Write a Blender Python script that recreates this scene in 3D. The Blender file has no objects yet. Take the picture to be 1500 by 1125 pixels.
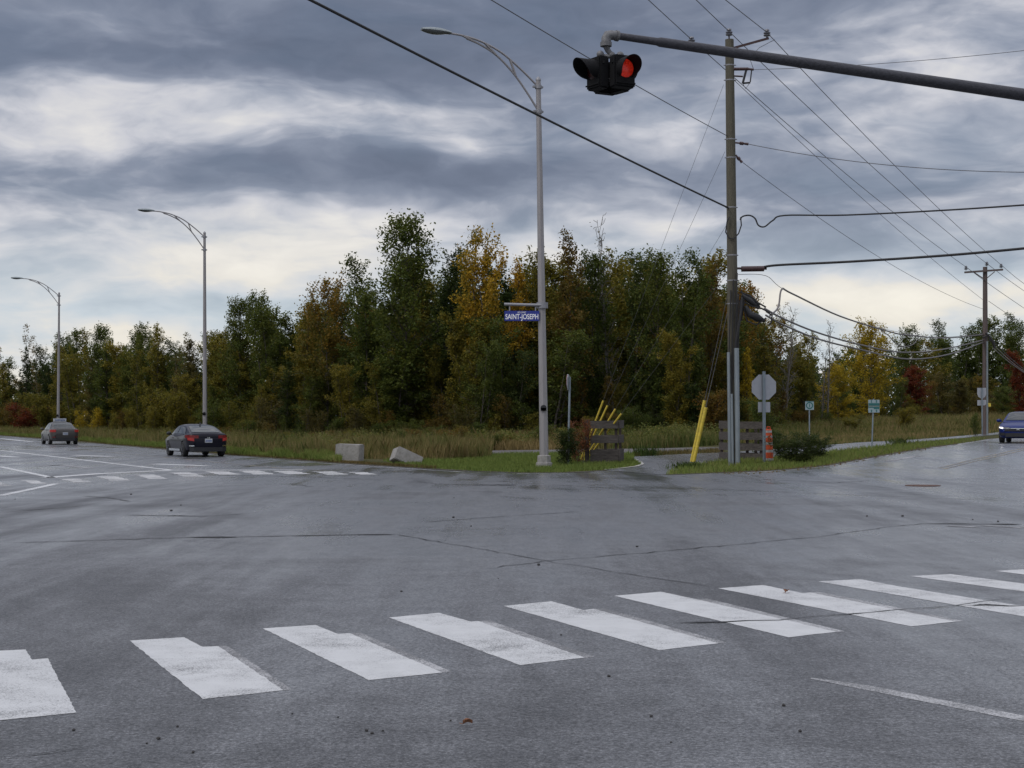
import bpy, bmesh, math, random
import numpy as np
from mathutils import Vector, Matrix

sc = bpy.context.scene
COL = sc.collection
R = math.radians
rng = np.random.default_rng(7)
random.seed(7)

# ------------------------------------------------------------------ camera
F, CX, HY, CAMZ = 2252.0, 750.0, 615.0, 1.6          # focal length in photo pixels, horizon row
PITCH = math.atan((HY - 562.5) / F)
cam = bpy.data.cameras.new('camera')
cam.sensor_width = 36.0
cam.lens = 36.0 * F / 1500.0
cam.clip_start, cam.clip_end = 0.1, 6000
camo = bpy.data.objects.new('camera', cam)
COL.objects.link(camo)
camo.location = (0, 0, CAMZ)
camo.rotation_euler = (R(90) + PITCH, 0, 0)
sc.camera = camo

# ------------------------------------------------------------------ view / exposure
sc.view_settings.view_transform = 'Standard'
sc.view_settings.look = 'None'
sc.view_settings.exposure = 0.0
sc.view_settings.gamma = 1.0
sc.render.engine = 'CYCLES'
sc.cycles.max_bounces = 6
sc.cycles.diffuse_bounces = 3
sc.cycles.glossy_bounces = 3
sc.cycles.transmission_bounces = 4

SUN_EL, SUN_AZ = 46.0, -128.0        # degrees; azimuth measured to the right of +Y


class NT:
    """small helper to write node trees"""
    def __init__(self, tree):
        self.t = tree; self.n = tree.nodes; self.l = tree.links

    def new(self, typ, **kw):
        nd = self.n.new(typ)
        for k, v in kw.items():
            setattr(nd, k, v)
        return nd

    def put(self, sock, v):
        if hasattr(v, 'is_output') or isinstance(v, bpy.types.NodeSocket):
            self.l.new(v, sock)
        else:
            sock.default_value = v

    def m(self, op, a, b=None, c=None, clamp=False):
        nd = self.n.new('ShaderNodeMath'); nd.operation = op; nd.use_clamp = clamp
        self.put(nd.inputs[0], a)
        if b is not None: self.put(nd.inputs[1], b)
        if c is not None: self.put(nd.inputs[2], c)
        return nd.outputs[0]

    def noise(self, vec, scale, detail=4, rough=0.55, dist=0.0):
        nd = self.n.new('ShaderNodeTexNoise')
        nd.inputs['Scale'].default_value = scale
        nd.inputs['Detail'].default_value = detail
        nd.inputs['Roughness'].default_value = rough
        nd.inputs['Distortion'].default_value = dist
        if vec is not None: self.l.new(vec, nd.inputs['Vector'])
        return nd.outputs['Fac']

    def ramp(self, fac, stops, interp='LINEAR'):
        nd = self.n.new('ShaderNodeValToRGB')
        cr = nd.color_ramp; cr.interpolation = interp
        while len(cr.elements) < len(stops): cr.elements.new(0.5)
        for e, (p, c) in zip(cr.elements, stops):
            e.position = p
            e.color = (*c, 1) if len(c) == 3 else c
        self.put(nd.inputs[0], fac)
        return nd.outputs[0]

    def mix(self, fac, a, b, blend='MIX'):
        nd = self.n.new('ShaderNodeMix'); nd.data_type = 'RGBA'; nd.blend_type = blend
        self.put(nd.inputs[0], fac)
        for s, v in ((nd.inputs[6], a), (nd.inputs[7], b)):
            if isinstance(v, tuple): s.default_value = (*v, 1) if len(v) == 3 else v
            else: self.l.new(v, s)
        return nd.outputs[2]

    def comb(self, x, y, z):
        nd = self.n.new('ShaderNodeCombineXYZ')
        for s, v in zip(nd.inputs, (x, y, z)): self.put(s, v)
        return nd.outputs[0]

    def mapped(self, vec, scale=(1, 1, 1), rot=(0, 0, 0), loc=(0, 0, 0)):
        nd = self.n.new('ShaderNodeMapping')
        nd.inputs['Scale'].default_value = scale
        nd.inputs['Rotation'].default_value = rot
        nd.inputs['Location'].default_value = loc
        self.l.new(vec, nd.inputs['Vector'])
        return nd.outputs[0]


# ------------------------------------------------------------------ world: overcast sky with breaks
world = bpy.data.worlds.new('World')
sc.world = world
world.use_nodes = True
W = NT(world.node_tree)
W.n.clear()
wout = W.new('ShaderNodeOutputWorld')
tc = W.new('ShaderNodeTexCoord')
sep = W.new('ShaderNodeSeparateXYZ')
W.l.new(tc.outputs['Generated'], sep.inputs[0])
dx, dy, dz = sep.outputs
DEG = 57.29578
az = W.m('MULTIPLY', W.m('ARCTAN2', dx, dy), DEG)
el = W.m('MULTIPLY', W.m('ARCSINE', dz), DEG)
# warp so that cloud edges wander
wv = W.comb(W.m('MULTIPLY', az, 0.10), W.m('MULTIPLY', el, 0.30), 0.0)
w1 = W.noise(wv, 1.3, 3, 0.5)
w2 = W.noise(W.mapped(wv, loc=(7.3, 2.1, 0)), 1.3, 3, 0.5)
azw = W.m('ADD', az, W.m('MULTIPLY', W.m('SUBTRACT', w1, 0.5), 6.0))
elw = W.m('ADD', el, W.m('MULTIPLY', W.m('SUBTRACT', w2, 0.5), 2.0))


def a_of(px): return math.degrees(math.atan((px - CX) / F))
def e_of(py): return math.degrees(math.atan((HY - py) / F))


BLOBS = [  # photo-derived directions of bright breaks (+) and dark banks (-)
    (130, 185, 260, 50, .24), (360, 165, 170, 40, .16), (260, 95, 340, 32, -.20), (60, 60, 120, 18, .14), (420, 255, 300, 34, -.26),
    (120, 265, 150, 20, .05), (430, 350, 170, 46, .24), (250, 335, 130, 24, .12), (150, 410, 250, 20, .06), (690, 214, 60, 16, .30),
    (965, 178, 100, 30, .26), (870, 320, 70, 40, .16), (700, 60, 280, 60, -.14), (880, 262, 160, 26, -.14),
    (1420, 100, 130, 70, .26), (1330, 215, 160, 30, .14), (1180, 30, 90, 30, -.06), (1290, 370, 260, 26, -.22),
    (1300, 445, 260, 30, .22), (980, 340, 60, 30, .14), (620, 260, 130, 24, -.16), (1150, 110, 80, 40, .10), (560, 180, 110, 25, .12),
    (250, 505, 300, 16, .05), (1150, 250, 120, 40, -.10), (520, 310, 90, 14, .10),
]
# base lightness by elevation
base = W.ramp(W.m('DIVIDE', el, 30.0, clamp=True),
              [(0.0, (.62,) * 3), (0.10, (.63,) * 3), (0.22, (.575,) * 3), (0.33, (.46,) * 3), (0.5, (.33,) * 3), (1.0, (.60,) * 3)])
L = W.m('MULTIPLY', base, 1.0)
for (px, py, sx, sy, amp) in BLOBS:
    u = W.m('DIVIDE', W.m('SUBTRACT', azw, a_of(px)), sx / F * DEG)
    v = W.m('DIVIDE', W.m('SUBTRACT', elw, e_of(py)), sy / F * DEG)
    r2 = W.m('ADD', W.m('MULTIPLY', u, u), W.m('MULTIPLY', v, v))
    g = W.m('MULTIPLY', W.m('POWER', 2.71828, W.m('MULTIPLY', r2, -0.5)), amp)
    L = W.m('ADD', L, g)
# fbm detail at three sizes, clouds drawn out sideways
fv = W.comb(W.m('MULTIPLY', az, 0.16), W.m('MULTIPLY', elw, 0.52), 3.7)
n1 = W.noise(fv, 1.0, 4, 0.48, 0.15)
fv2 = W.comb(W.m('MULTIPLY', azw, 0.35), W.m('MULTIPLY', elw, 0.95), 1.2)
n2 = W.noise(fv2, 1.5, 6, 0.54, 0.1)
L = W.m('ADD', L, W.m('MULTIPLY', W.m('SUBTRACT', n1, 0.5), 0.85))
L = W.m('ADD', L, W.m('MULTIPLY', W.m('SUBTRACT', n2, 0.5), 0.42))
ccol = W.ramp(L, [(0.0, (.122, .145, .205)), (0.24, (.170, .198, .272)), (0.42, (.256, .288, .370)), (0.55, (.41, .435, .51)),
                  (0.67, (.62, .625, .675)), (0.82, (.80, .78, .765)), (1.0, (.94, .905, .85))])
clow = W.ramp(L, [(0.0, (.30, .35, .43)), (0.40, (.47, .545, .63)), (0.58, (.60, .665, .725)), (0.70, (.72, .735, .745)), (0.82, (.86, .815, .73)), (1.0, (.95, .90, .80))])
lowf = W.m('DIVIDE', W.m('SUBTRACT', 7.6, el), 3.6, clamp=True)
ccol = W.mix(lowf, ccol, clow)
# the overcast dome is brighter overhead than at the horizon
zen = W.ramp(W.m('DIVIDE', el, 90.0, clamp=True), [(0.0, (1, 1, 1)), (0.2, (1, 1, 1)), (0.36, (1.9, 1.86, 1.8)), (1.0, (3.2, 3.1, 2.95))])
zn = W.new('ShaderNodeValToRGB')
zfac = W.m('ADD', 1.0, W.m('MULTIPLY', W.m('SMOOTH_MAX', W.m('DIVIDE', W.m('SUBTRACT', el, 22.0), 40.0), 0.0, 0.05), 1.5))
bgc = W.new('ShaderNodeBackground')
W.l.new(ccol, bgc.inputs['Color'])
# unseen sky behind the camera, brightened to light surfaces facing it
bfac = W.m('ADD', 1.0, W.m('MULTIPLY', W.m('MAXIMUM', W.m('MULTIPLY', dy, -1.0), 0.0), 0.35))
W.l.new(W.m('MULTIPLY', W.m('MINIMUM', zfac, 1.9), bfac), bgc.inputs['Strength'])
sky = W.new('ShaderNodeTexSky', sky_type='NISHITA')
sky.sun_disc = False
sky.sun_elevation = R(SUN_EL)
sky.sun_rotation = R(SUN_AZ)
bgs = W.new('ShaderNodeBackground')
W.l.new(sky.outputs[0], bgs.inputs['Color'])
bgs.inputs['Strength'].default_value = 0.08
cover = W.ramp(n1, [(0.30, (.80,) * 3), (0.5, (.93,) * 3), (1.0, (.96,) * 3)])
mx = W.new('ShaderNodeMixShader')
W.l.new(cover, mx.inputs[0]); W.l.new(bgs.outputs[0], mx.inputs[1]); W.l.new(bgc.outputs[0], mx.inputs[2])
W.l.new(mx.outputs[0], wout.inputs[0])
W.n.remove(zn)

# ------------------------------------------------------------------ sun (veiled by cloud)
sl = bpy.data.lights.new('sun', 'SUN')
sl.energy = 1.1
sl.angle = R(28)
sl.color = (1.0, .95, .88)
so = bpy.data.objects.new('sun', sl)
COL.objects.link(so)
sd = Vector((math.sin(R(SUN_AZ)) * math.cos(R(SUN_EL)), math.cos(R(SUN_AZ)) * math.cos(R(SUN_EL)), math.sin(R(SUN_EL))))
so.rotation_euler = (-sd).to_track_quat('-Z', 'Y').to_euler()
so.location = (0, 0, 60)

# ------------------------------------------------------------------ terrain function and projection helpers
SN = (0.902, 0.432)                     # normal of the left road: the land rises along it
UL = Vector((-.432, .902, 0))           # left road runs away along this
UR = Vector((.465, .885, 0))            # right road runs away along this


def _ss(t): t = min(1, max(0, t)); return t * t * (3 - 2 * t)
def _zs(s): return 0.56 * _ss((s - 24) / 24) + 1.1 * _ss((s - 50) / 90)
_ZK = [_zs(i) for i in range(0, 1200)]


def gz(x, y):
    s = x * SN[0] + y * SN[1]
    if s <= 0: return 0.0
    if s >= 1198: return _ZK[-1]
    i = int(s); f = s - i
    return _ZK[i] * (1 - f) + _ZK[i + 1] * f


_cp, _sp = math.cos(PITCH), math.sin(PITCH)


def ray(px, py):
    u, v = (px - 750) / F, -(py - 562.5) / F
    yy = _cp - v * _sp; zz = _sp + v * _cp
    return u / yy, zz / yy


def P(px, py, d):
    rx, rz = ray(px, py)
    return Vector((rx * d, d, CAMZ + rz * d))


def G(px, py, lift=0.0):
    """the ground point seen at that pixel"""
    rx, rz = ray(px, py)
    lo, hi = 1.0, 900.0
    if CAMZ + rz * hi > gz(rx * hi, hi):
        # find the first crossing
        d = 1.0
        while d < 900 and CAMZ + rz * d > gz(rx * d, d): d += 1.0
        hi = min(d, 400.0)
    for _ in range(50):
        m = (lo + hi) / 2
        if CAMZ + rz * m > gz(rx * m, m): lo = m
        else: hi = m
    return Vector((rx * lo, lo, gz(rx * lo, lo) + lift))


def GD(px, d):
    x = (px - 750) / F * d
    return Vector((x, d, gz(x, d)))


# ------------------------------------------------------------------ object helpers
def tag(o, label=None, cat=None, group=None, kind=None):
    if label: o['label'] = label
    if cat: o['category'] = cat
    if group: o['group'] = group
    if kind: o['kind'] = kind
    return o


def empty(name, loc=(0, 0, 0), rz=0.0):
    o = bpy.data.objects.new(name, None)
    o.empty_display_size = 0.3
    o.location = loc; o.rotation_euler = (0, 0, rz)
    COL.objects.link(o)
    return o


class MB:
    def __init__(self): self.v = []; self.f = []; self.mi = []; self.cm = 0

    def add(self, vs, fs):
        b = len(self.v)
        self.v += [tuple(p) for p in vs]
        for f in fs:
            self.f.append(tuple(b + i for i in f)); self.mi.append(self.cm)
        return self

    def box(self, c, s, rz=0.0, M=None):
        hx, hy, hz = s[0] / 2, s[1] / 2, s[2] / 2
        m = M if M is not None else Matrix.Rotation(rz, 3, 'Z')
        vs = [Vector(c) + m @ Vector((x * hx, y * hy, z * hz)) for z in (-1, 1) for y in (-1, 1) for x in (-1, 1)]
        return self.add(vs, [(0, 2, 3, 1), (4, 5, 7, 6), (0, 1, 5, 4), (1, 3, 7, 5), (3, 2, 6, 7), (2, 0, 4, 6)])

    def bar(self, a, b, w, h=None):
        a, b = Vector(a), Vector(b); h = h or w
        d = b - a; q = d.to_track_quat('Z', 'Y').to_matrix()
        return self.box((a + b) / 2, (w, h, d.length), M=q)

    def tube(self, pts, r, n=10, caps=True):
        pts = [Vector(p) for p in pts]
        rs = r if isinstance(r, (list, tuple)) else [r] * len(pts)
        vs = []; ref = None
        for i, p in enumerate(pts):
            t = (pts[min(i + 1, len(pts) - 1)] - pts[max(i - 1, 0)])
            t = t.normalized() if t.length > 1e-9 else Vector((0, 0, 1))
            if ref is None:
                ref = t.orthogonal().normalized()
            else:
                ref = (ref - t * ref.dot(t))
                ref = ref.normalized() if ref.length > 1e-6 else t.orthogonal().normalized()
            bn = t.cross(ref)
            for k in range(n):
                a = 2 * math.pi * k / n
                vs.append(p + (ref * math.cos(a) + bn * math.sin(a)) * rs[i])
        fs = []
        for i in range(len(pts) - 1):
            for k in range(n):
                k2 = (k + 1) % n
                fs.append((i * n + k, i * n + k2, (i + 1) * n + k2, (i + 1) * n + k))
        if caps:
            fs.append(tuple(range(n - 1, -1, -1)))
            fs.append(tuple((len(pts) - 1) * n + k for k in range(n)))
        return self.add(vs, fs)

    def prism(self, poly, a, b):
        """polygon given as 3D points, swept from offset a to offset b"""
        a, b = Vector(a), Vector(b); n = len(poly)
        vs = [Vector(p) + a for p in poly] + [Vector(p) + b for p in poly]
        fs = [tuple(range(n - 1, -1, -1)), tuple(range(n, 2 * n))]
        fs += [(i, (i + 1) % n, n + (i + 1) % n, n + i) for i in range(n)]
        return self.add(vs, fs)

    def grid(self, rows, close=False):
        n = len(rows[0]); vs = [p for r in rows for p in r]; fs = []
        for i in range(len(rows) - 1):
            for k in range(n if close else n - 1):
                k2 = (k + 1) % n
                fs.append((i * n + k, i * n + k2, (i + 1) * n + k2, (i + 1) * n + k))
        return self.add(vs, fs)

    def lathe(self, prof, n=20, M=None, c=(0, 0, 0)):
        """prof: list of (r, h) about +Z, M orients"""
        M = M if M is not None else Matrix.Identity(3); c = Vector(c)
        rows = [[c + M @ Vector((r * math.cos(2 * math.pi * k / n), r * math.sin(2 * math.pi * k / n), h)) for k in range(n)] for r, h in prof]
        self.grid(rows, True)
        b = len(self.v) - len(rows) * n
        for f in (tuple(b + k for k in range(n - 1, -1, -1)), tuple(b + (len(rows) - 1) * n + k for k in range(n))):
            self.f.append(f); self.mi.append(self.cm)
        return self

    def sphere(self, c, r, n=10, sc_=(1, 1, 1)):
        prof = [(max(1e-3, r * math.sin(math.pi * i / n)), -r * math.cos(math.pi * i / n)) for i in range(n + 1)]
        return self.lathe(prof, n * 2, Matrix.Diagonal(sc_), c)

    def build(self, name, mats, parent=None, smooth=False, loc=None, fix=True):
        me = bpy.data.meshes.new(name)
        me.from_pydata(self.v, [], self.f)
        mats = mats if isinstance(mats, (list, tuple)) else [mats]
        for m in mats: me.materials.append(m)
        if len(mats) > 1: me.polygons.foreach_set('material_index', self.mi)
        if fix:
            bm = bmesh.new(); bm.from_mesh(me)
            bmesh.ops.recalc_face_normals(bm, faces=bm.faces)
            bm.to_mesh(me); bm.free()
        if smooth:
            me.polygons.foreach_set('use_smooth', [True] * len(me.polygons))
            me.set_sharp_from_angle(angle=R(38))
        o = bpy.data.objects.new(name, me)
        COL.objects.link(o)
        if parent: o.parent = parent
        if loc is not None: o.location = loc
        return o


def mesh_from_arrays(name, verts, k, mat_idx=None):
    """verts: (n*k,3) array, every k consecutive vertices are one face"""
    n = len(verts) // k
    me = bpy.data.meshes.new(name)
    me.vertices.add(len(verts)); me.vertices.foreach_set('co', np.ascontiguousarray(verts, dtype=np.float32).ravel())
    me.loops.add(len(verts)); me.loops.foreach_set('vertex_index', np.arange(len(verts), dtype=np.int32))
    me.polygons.add(n); me.polygons.foreach_set('loop_start', np.arange(n, dtype=np.int32) * k)
    me.update(calc_edges=True)
    if mat_idx is not None: me.polygons.foreach_set('material_index', np.asarray(mat_idx, dtype=np.int32))
    me.validate()
    return me


# ------------------------------------------------------------------ materials
def pmat(name, col, rough=0.6, metal=0.0, spec=0.5, var=0.12, scale=6.0, bump=0.0, bscale=60.0, stretch=(1, 1, 1), coat=0.0, dirt=None):
    m = bpy.data.materials.new(name); m.use_nodes = True
    t = NT(m.node_tree); b = t.n['Principled BSDF']
    tcn = t.new('ShaderNodeTexCoord').outputs['Object']
    v = t.mapped(tcn, stretch)
    n = t.noise(v, scale, 5, 0.6)
    lo = tuple(max(0, c * (1 - var)) for c in col); hi = tuple(min(1, c * (1 + var)) for c in col)
    c = t.ramp(n, [(0.3, lo), (0.7, hi)])
    if dirt is not None:
        n2 = t.noise(t.mapped(tcn, stretch, loc=(3, 5, 1)), scale * 2.3, 6, 0.65)
        c = t.mix(t.ramp(n2, [(0.5, (0, 0, 0)), (0.72, (1, 1, 1))]), c, dirt)
    t.l.new(c, b.inputs['Base Color'])
    b.inputs['Roughness'].default_value = rough
    b.inputs['Metallic'].default_value = metal
    b.inputs['Specular IOR Level'].default_value = spec
    b.inputs['Coat Weight'].default_value = coat
    b.inputs['Coat Roughness'].default_value = 0.05
    if bump:
        bp = t.new('ShaderNodeBump'); bp.inputs['Strength'].default_value = bump; bp.inputs['Distance'].default_value = 0.02
        t.l.new(t.noise(v, bscale, 4, 0.6), bp.inputs['Height'])
        t.l.new(bp.outputs[0], b.inputs['Normal'])
    return m


def emat(name, col, strength, base=None):
    m = bpy.data.materials.new(name); m.use_nodes = True
    t = NT(m.node_tree); b = t.n['Principled BSDF']
    tcn = t.new('ShaderNodeTexCoord').outputs['Object']
    vo = t.new('ShaderNodeTexVoronoi'); vo.inputs['Scale'].default_value = 40
    t.l.new(tcn, vo.inputs['Vector'])
    c = t.ramp(vo.outputs['Distance'], [(0, col), (.8, tuple(x * .45 for x in col))])
    b.inputs['Base Color'].default_value = (*(base or col), 1)
    t.l.new(c, b.inputs['Emission Color'])
    b.inputs['Emission Strength'].default_value = strength
    b.inputs['Roughness'].default_value = 0.3
    return m


def leaf_mat(name, stops, transl=0.40, big=0.35, turn=False):
    """leaf colour differs leaf by leaf and clump by clump"""
    m = bpy.data.materials.new(name); m.use_nodes = True
    t = NT(m.node_tree); t.n.remove(t.n['Principled BSDF'])
    g = t.new('ShaderNodeNewGeometry')
    tcn = t.new('ShaderNodeTexCoord').outputs['Object']
    oi = t.new('ShaderNodeObjectInfo')
    n = t.noise(tcn, big, 3, 0.6)
    f = t.m('ADD', t.m('MULTIPLY', g.outputs['Random Per Island'], 0.5), t.m('MULTIPLY', t.m('SUBTRACT', n, 0.22), 0.95))
    f = t.m('ADD', f, t.m('MULTIPLY', t.m('SUBTRACT', oi.outputs['Random'], 0.5), 0.25), clamp=True)
    if turn:      # autumn colour starts at the top of the crown
        sz_ = t.new('ShaderNodeSeparateXYZ'); t.l.new(tcn, sz_.inputs[0])
        hz = t.m('DIVIDE', t.m('SUBTRACT', sz_.outputs[2], 1.0), 6.5, clamp=True)
        f = t.m('MULTIPLY', f, t.m('ADD', .22, t.m('MULTIPLY', hz, .82)), clamp=True)
    c = t.ramp(f, stops)
    d = t.new('ShaderNodeBsdfPrincipled'); d.inputs['Roughness'].default_value = 0.55
    d.inputs['Specular IOR Level'].default_value = 0.08
    tr = t.new('ShaderNodeBsdfTranslucent')
    t.l.new(c, d.inputs['Base Color']); t.l.new(t.mix(1.0, c, (1.25, 1.2, .8), 'MULTIPLY'), tr.inputs['Color'])
    mxs = t.new('ShaderNodeMixShader'); mxs.inputs[0].default_value = transl
    t.l.new(d.outputs[0], mxs.inputs[1]); t.l.new(tr.outputs[0], mxs.inputs[2])
    t.l.new(mxs.outputs[0], t.n['Material Output'].inputs[0])
    return m


def grass_mat(name, stops, big=0.5):
    return leaf_mat(name, stops, 0.25, big)


LEAF = {
    'dark':   leaf_mat('leaf_dark_green', [(0, (0.035, 0.053, 0.015)), (.45, (0.067, 0.090, 0.022)), (.8, (0.117, 0.131, 0.030)), (1, (0.193, 0.164, 0.039))]),
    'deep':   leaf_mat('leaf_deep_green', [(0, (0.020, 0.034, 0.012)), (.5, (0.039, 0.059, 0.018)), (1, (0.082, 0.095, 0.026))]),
    'olive':  leaf_mat('leaf_olive', [(0, (0.061, 0.073, 0.017)), (.4, (0.125, 0.119, 0.024)), (.75, (0.208, 0.169, 0.030)), (1, (0.296, 0.208, 0.035))]),
    'gold':   leaf_mat('leaf_gold', [(0, (0.050, 0.070, 0.018)), (.22, (0.110, 0.105, 0.022)), (.45, (0.300, 0.205, 0.026)), (.72, (0.470, 0.290, 0.034)), (1, (0.540, 0.300, 0.036))], turn=True),
    'yellow': leaf_mat('leaf_yellow', [(0, (0.138, 0.138, 0.019)), (.45, (0.308, 0.232, 0.024)), (1, (0.477, 0.338, 0.033))]),
    'orange': leaf_mat('leaf_orange', [(0, (0.045, 0.065, 0.018)), (.28, (0.095, 0.095, 0.022)), (.55, (0.190, 0.129, 0.027)), (.8, (0.280, 0.157, 0.031)), (1, (0.336, 0.134, 0.031))], turn=True),
    'red':    leaf_mat('leaf_red', [(0, (0.045, 0.022, 0.013)), (.5, (0.120, 0.026, 0.017)), (1, (0.188, 0.056, 0.021))]),
    'rust':   leaf_mat('leaf_rust', [(0, (0.051, 0.057, 0.018)), (.45, (0.113, 0.088, 0.022)), (.8, (0.186, 0.102, 0.026)), (1, (0.244, 0.108, 0.029))]),
    'redbush': leaf_mat('leaf_red_bush', [(0, (0.030, 0.032, 0.012)), (.3, (0.083, 0.053, 0.019)), (.6, (0.165, 0.064, 0.034)), (1, (0.225, 0.090, 0.045))]),
    'weedy': leaf_mat('leaf_weeds', [(0, (0.040, 0.063, 0.021)), (.5, (0.098, 0.121, 0.034)), (1, (0.196, 0.172, 0.057))]),
    'brown':  leaf_mat('leaf_brown', [(0, (0.053, 0.056, 0.022)), (.5, (0.102, 0.086, 0.028)), (1, (0.172, 0.123, 0.039))]),
}
M = {}
M['bark'] = pmat('bark', (.075, .062, .052), .9, var=.35, scale=5, stretch=(4, 4, .6), bump=.5, bscale=20)
M['pale_bark'] = pmat('pale_bark', (.13, .118, .105), .9, var=.3, scale=5, stretch=(3, 3, 1), bump=.3, bscale=20)
M['galv'] = pmat('galvanised_steel', (.26, .26, .275), .55, .4, var=.10, scale=3, stretch=(6, 6, .6), bump=.04)
M['cast'] = pmat('weathered_cast_fitting', (.15, .15, .155), .6, .2, var=.25, scale=14, dirt=(.09, .09, .095))
M['lamp_paint'] = pmat('pale_grey_pole_paint', (.275, .26, .262), .45, .2, var=.08, scale=2, stretch=(5, 5, .5), dirt=(.245, .23, .22))
M['arm_steel'] = pmat('dark_steel', (.055, .055, .065), .6, .15, .35, var=.35, scale=8, stretch=(1, 4, 4), dirt=(.035, .035, .04))
M['dark'] = pmat('black_plastic', (.012, .012, .014), .45)
M['black_wire'] = pmat('black_cable_sheath', (.016, .015, .016), .6)
M['grey_wire'] = pmat('bare_aluminium_wire', (.10, .10, .11), .5, .4)
M['comm_wire'] = pmat('weathered_cable_sheath', (.14, .125, .12), .5)
M['steel_strand'] = pmat('steel_strand', (.12, .12, .12), .55, .4)
M['pole_wood'] = pmat('treated_pole_wood', (.092, .084, .060), .85, var=.30, scale=4, stretch=(9, 9, .45), bump=.5, bscale=14, dirt=(.055, .050, .038))
M['pole_wood2'] = pmat('aged_pole_wood', (.105, .080, .074), .85, var=.25, scale=4, stretch=(9, 9, .5), bump=.5, bscale=14)
M['porcelain'] = pmat('grey_porcelain', (.16, .16, .18), .25)
M['brown_porc'] = pmat('brown_porcelain', (.050, .022, .020), .25)
M['yellow_guard'] = pmat('yellow_plastic', (.62, .47, .06), .5, var=.12, scale=5, dirt=(.42, .32, .07))
M['conduit'] = pmat('galvanised_conduit', (.235, .265, .28), .45, .45, var=.12, scale=3, stretch=(5, 5, .7))
M['sign_blue'] = pmat('blue_sign_sheeting', (.015, .028, .22), .4, var=.06)
M['sign_white'] = pmat('white_sign_sheeting', (.78, .78, .80), .4, var=.04)
M['sign_back'] = pmat('bare_aluminium_sign_back', (.36, .37, .40), .5, .35, var=.07, scale=5, dirt=(.37, .38, .40))
M['sign_green'] = pmat('green_sign_sheeting', (.020, .120, .115), .4)
M['sign_dull'] = pmat('dull_white_sign_sheeting', (.27, .35, .37), .45, var=.06)
M['post'] = pmat('galvanised_sign_post', (.23, .27, .30), .5, .5, var=.12, scale=4)
M['plank'] = pmat('grey_weathered_plank', (.088, .078, .070), .9, 0, .2, var=.4, scale=3, stretch=(.8, 7, 7), bump=.6, bscale=20, dirt=(.045, .038, .034))
M['dark_wood'] = pmat('dark_stained_wood', (.042, .031, .026), .85, var=.3, scale=4, stretch=(7, 7, .7), bump=.4, bscale=20)
M['concrete'] = pmat('pale_concrete', (.26, .25, .235), .85, var=.16, scale=5, bump=.3, bscale=40, dirt=(.17, .155, .135))
M['rock'] = pmat('dark_stone', (.055, .047, .045), .9, var=.35, scale=9, bump=.6, bscale=12)
M['orange'] = pmat('orange_plastic', (.55, .075, .018), .5, var=.15, dirt=(.36, .06, .02))
M['reflect'] = pmat('white_reflective_band', (.36, .35, .34), .5, var=.15, dirt=(.24, .22, .20))
M['tyre'] = pmat('tyre_rubber', (.018, .018, .018), .8)
M['rim'] = pmat('alloy_rim', (.30, .30, .31), .3, .8)
M['dark_rim'] = pmat('dark_alloy_rim', (.09, .09, .10), .3, .8)
M['chrome'] = pmat('chrome_trim', (.72, .73, .75), .12, 1.0, var=.03)
M['glass'] = pmat('dark_car_glass', (.020, .026, .028), .06, 0.0, .55, var=.05)
M['tail'] = pmat('red_tail_lens', (.16, .010, .011), .15, var=.1)
M['tail_lit'] = emat('lit_tail_lens', (.5, .04, .03), .22, (.22, .014, .014))
M['head_lit'] = emat('lit_headlight', (1, .98, .95), 3.0)
M['head_dark'] = pmat('headlight_housing', (.20, .20, .22), .1)
M['red_lens'] = emat('lit_red_lens', (.46, .020, .008), .55, (.25, .012, .008))
M['signal_black'] = pmat('matt_black_signal_paint', (.006, .006, .007), .75, 0, .2)
M['red_off'] = pmat('unlit_red_lens', (.022, .003, .003), .4)
M['plate_white'] = pmat('plate_white', (.38, .40, .42), .4)
M['plate_blue'] = pmat('plate_blue', (.04, .07, .22), .5)
M['rust_iron'] = pmat('rusty_iron', (.10, .050, .035), .7, .3, var=.4, scale=12, bump=.3)
M['leaf_litter'] = pmat('dry_leaf', (.22, .095, .045), .8, var=.3, scale=30)
M['pebble'] = pmat('dark_pebble', (.035, .033, .032), .8, var=.3, scale=30)
M['lamp_shell'] = pmat('lamp_head_shell', (.24, .27, .275), .45, .3)
M['lamp_lens'] = pmat('lamp_lens', (.11, .12, .125), .2)


def paint(name, col, metal=.35):
    return pmat(name, col, .28, metal, .15, var=.04, scale=2, coat=.16)


# ------------------------------------------------------------------ ground materials
def ground_material():
    m = bpy.data.materials.new('verge_soil'); m.use_nodes = True
    t = NT(m.node_tree); b = t.n['Principled BSDF']
    v = t.new('ShaderNodeTexCoord').outputs['Object']
    n = t.noise(v, .35, 6, .65); n2 = t.noise(v, 9, 5, .7)
    c = t.ramp(n, [(.3, (.045, .055, .020)), (.5, (.075, .075, .030)), (.7, (.115, .088, .046))])
    c = t.mix(t.ramp(n2, [(.35, (0, 0, 0)), (.75, (.6, .6, .6))]), c, (.030, .034, .014))
    t.l.new(c, b.inputs['Base Color']); b.inputs['Roughness'].default_value = .95
    b.inputs['Specular IOR Level'].default_value = .1
    bp = t.new('ShaderNodeBump'); bp.inputs['Strength'].default_value = .8; bp.inputs['Distance'].default_value = .1
    t.l.new(n2, bp.inputs['Height']); t.l.new(bp.outputs[0], b.inputs['Normal'])
    return m


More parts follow.
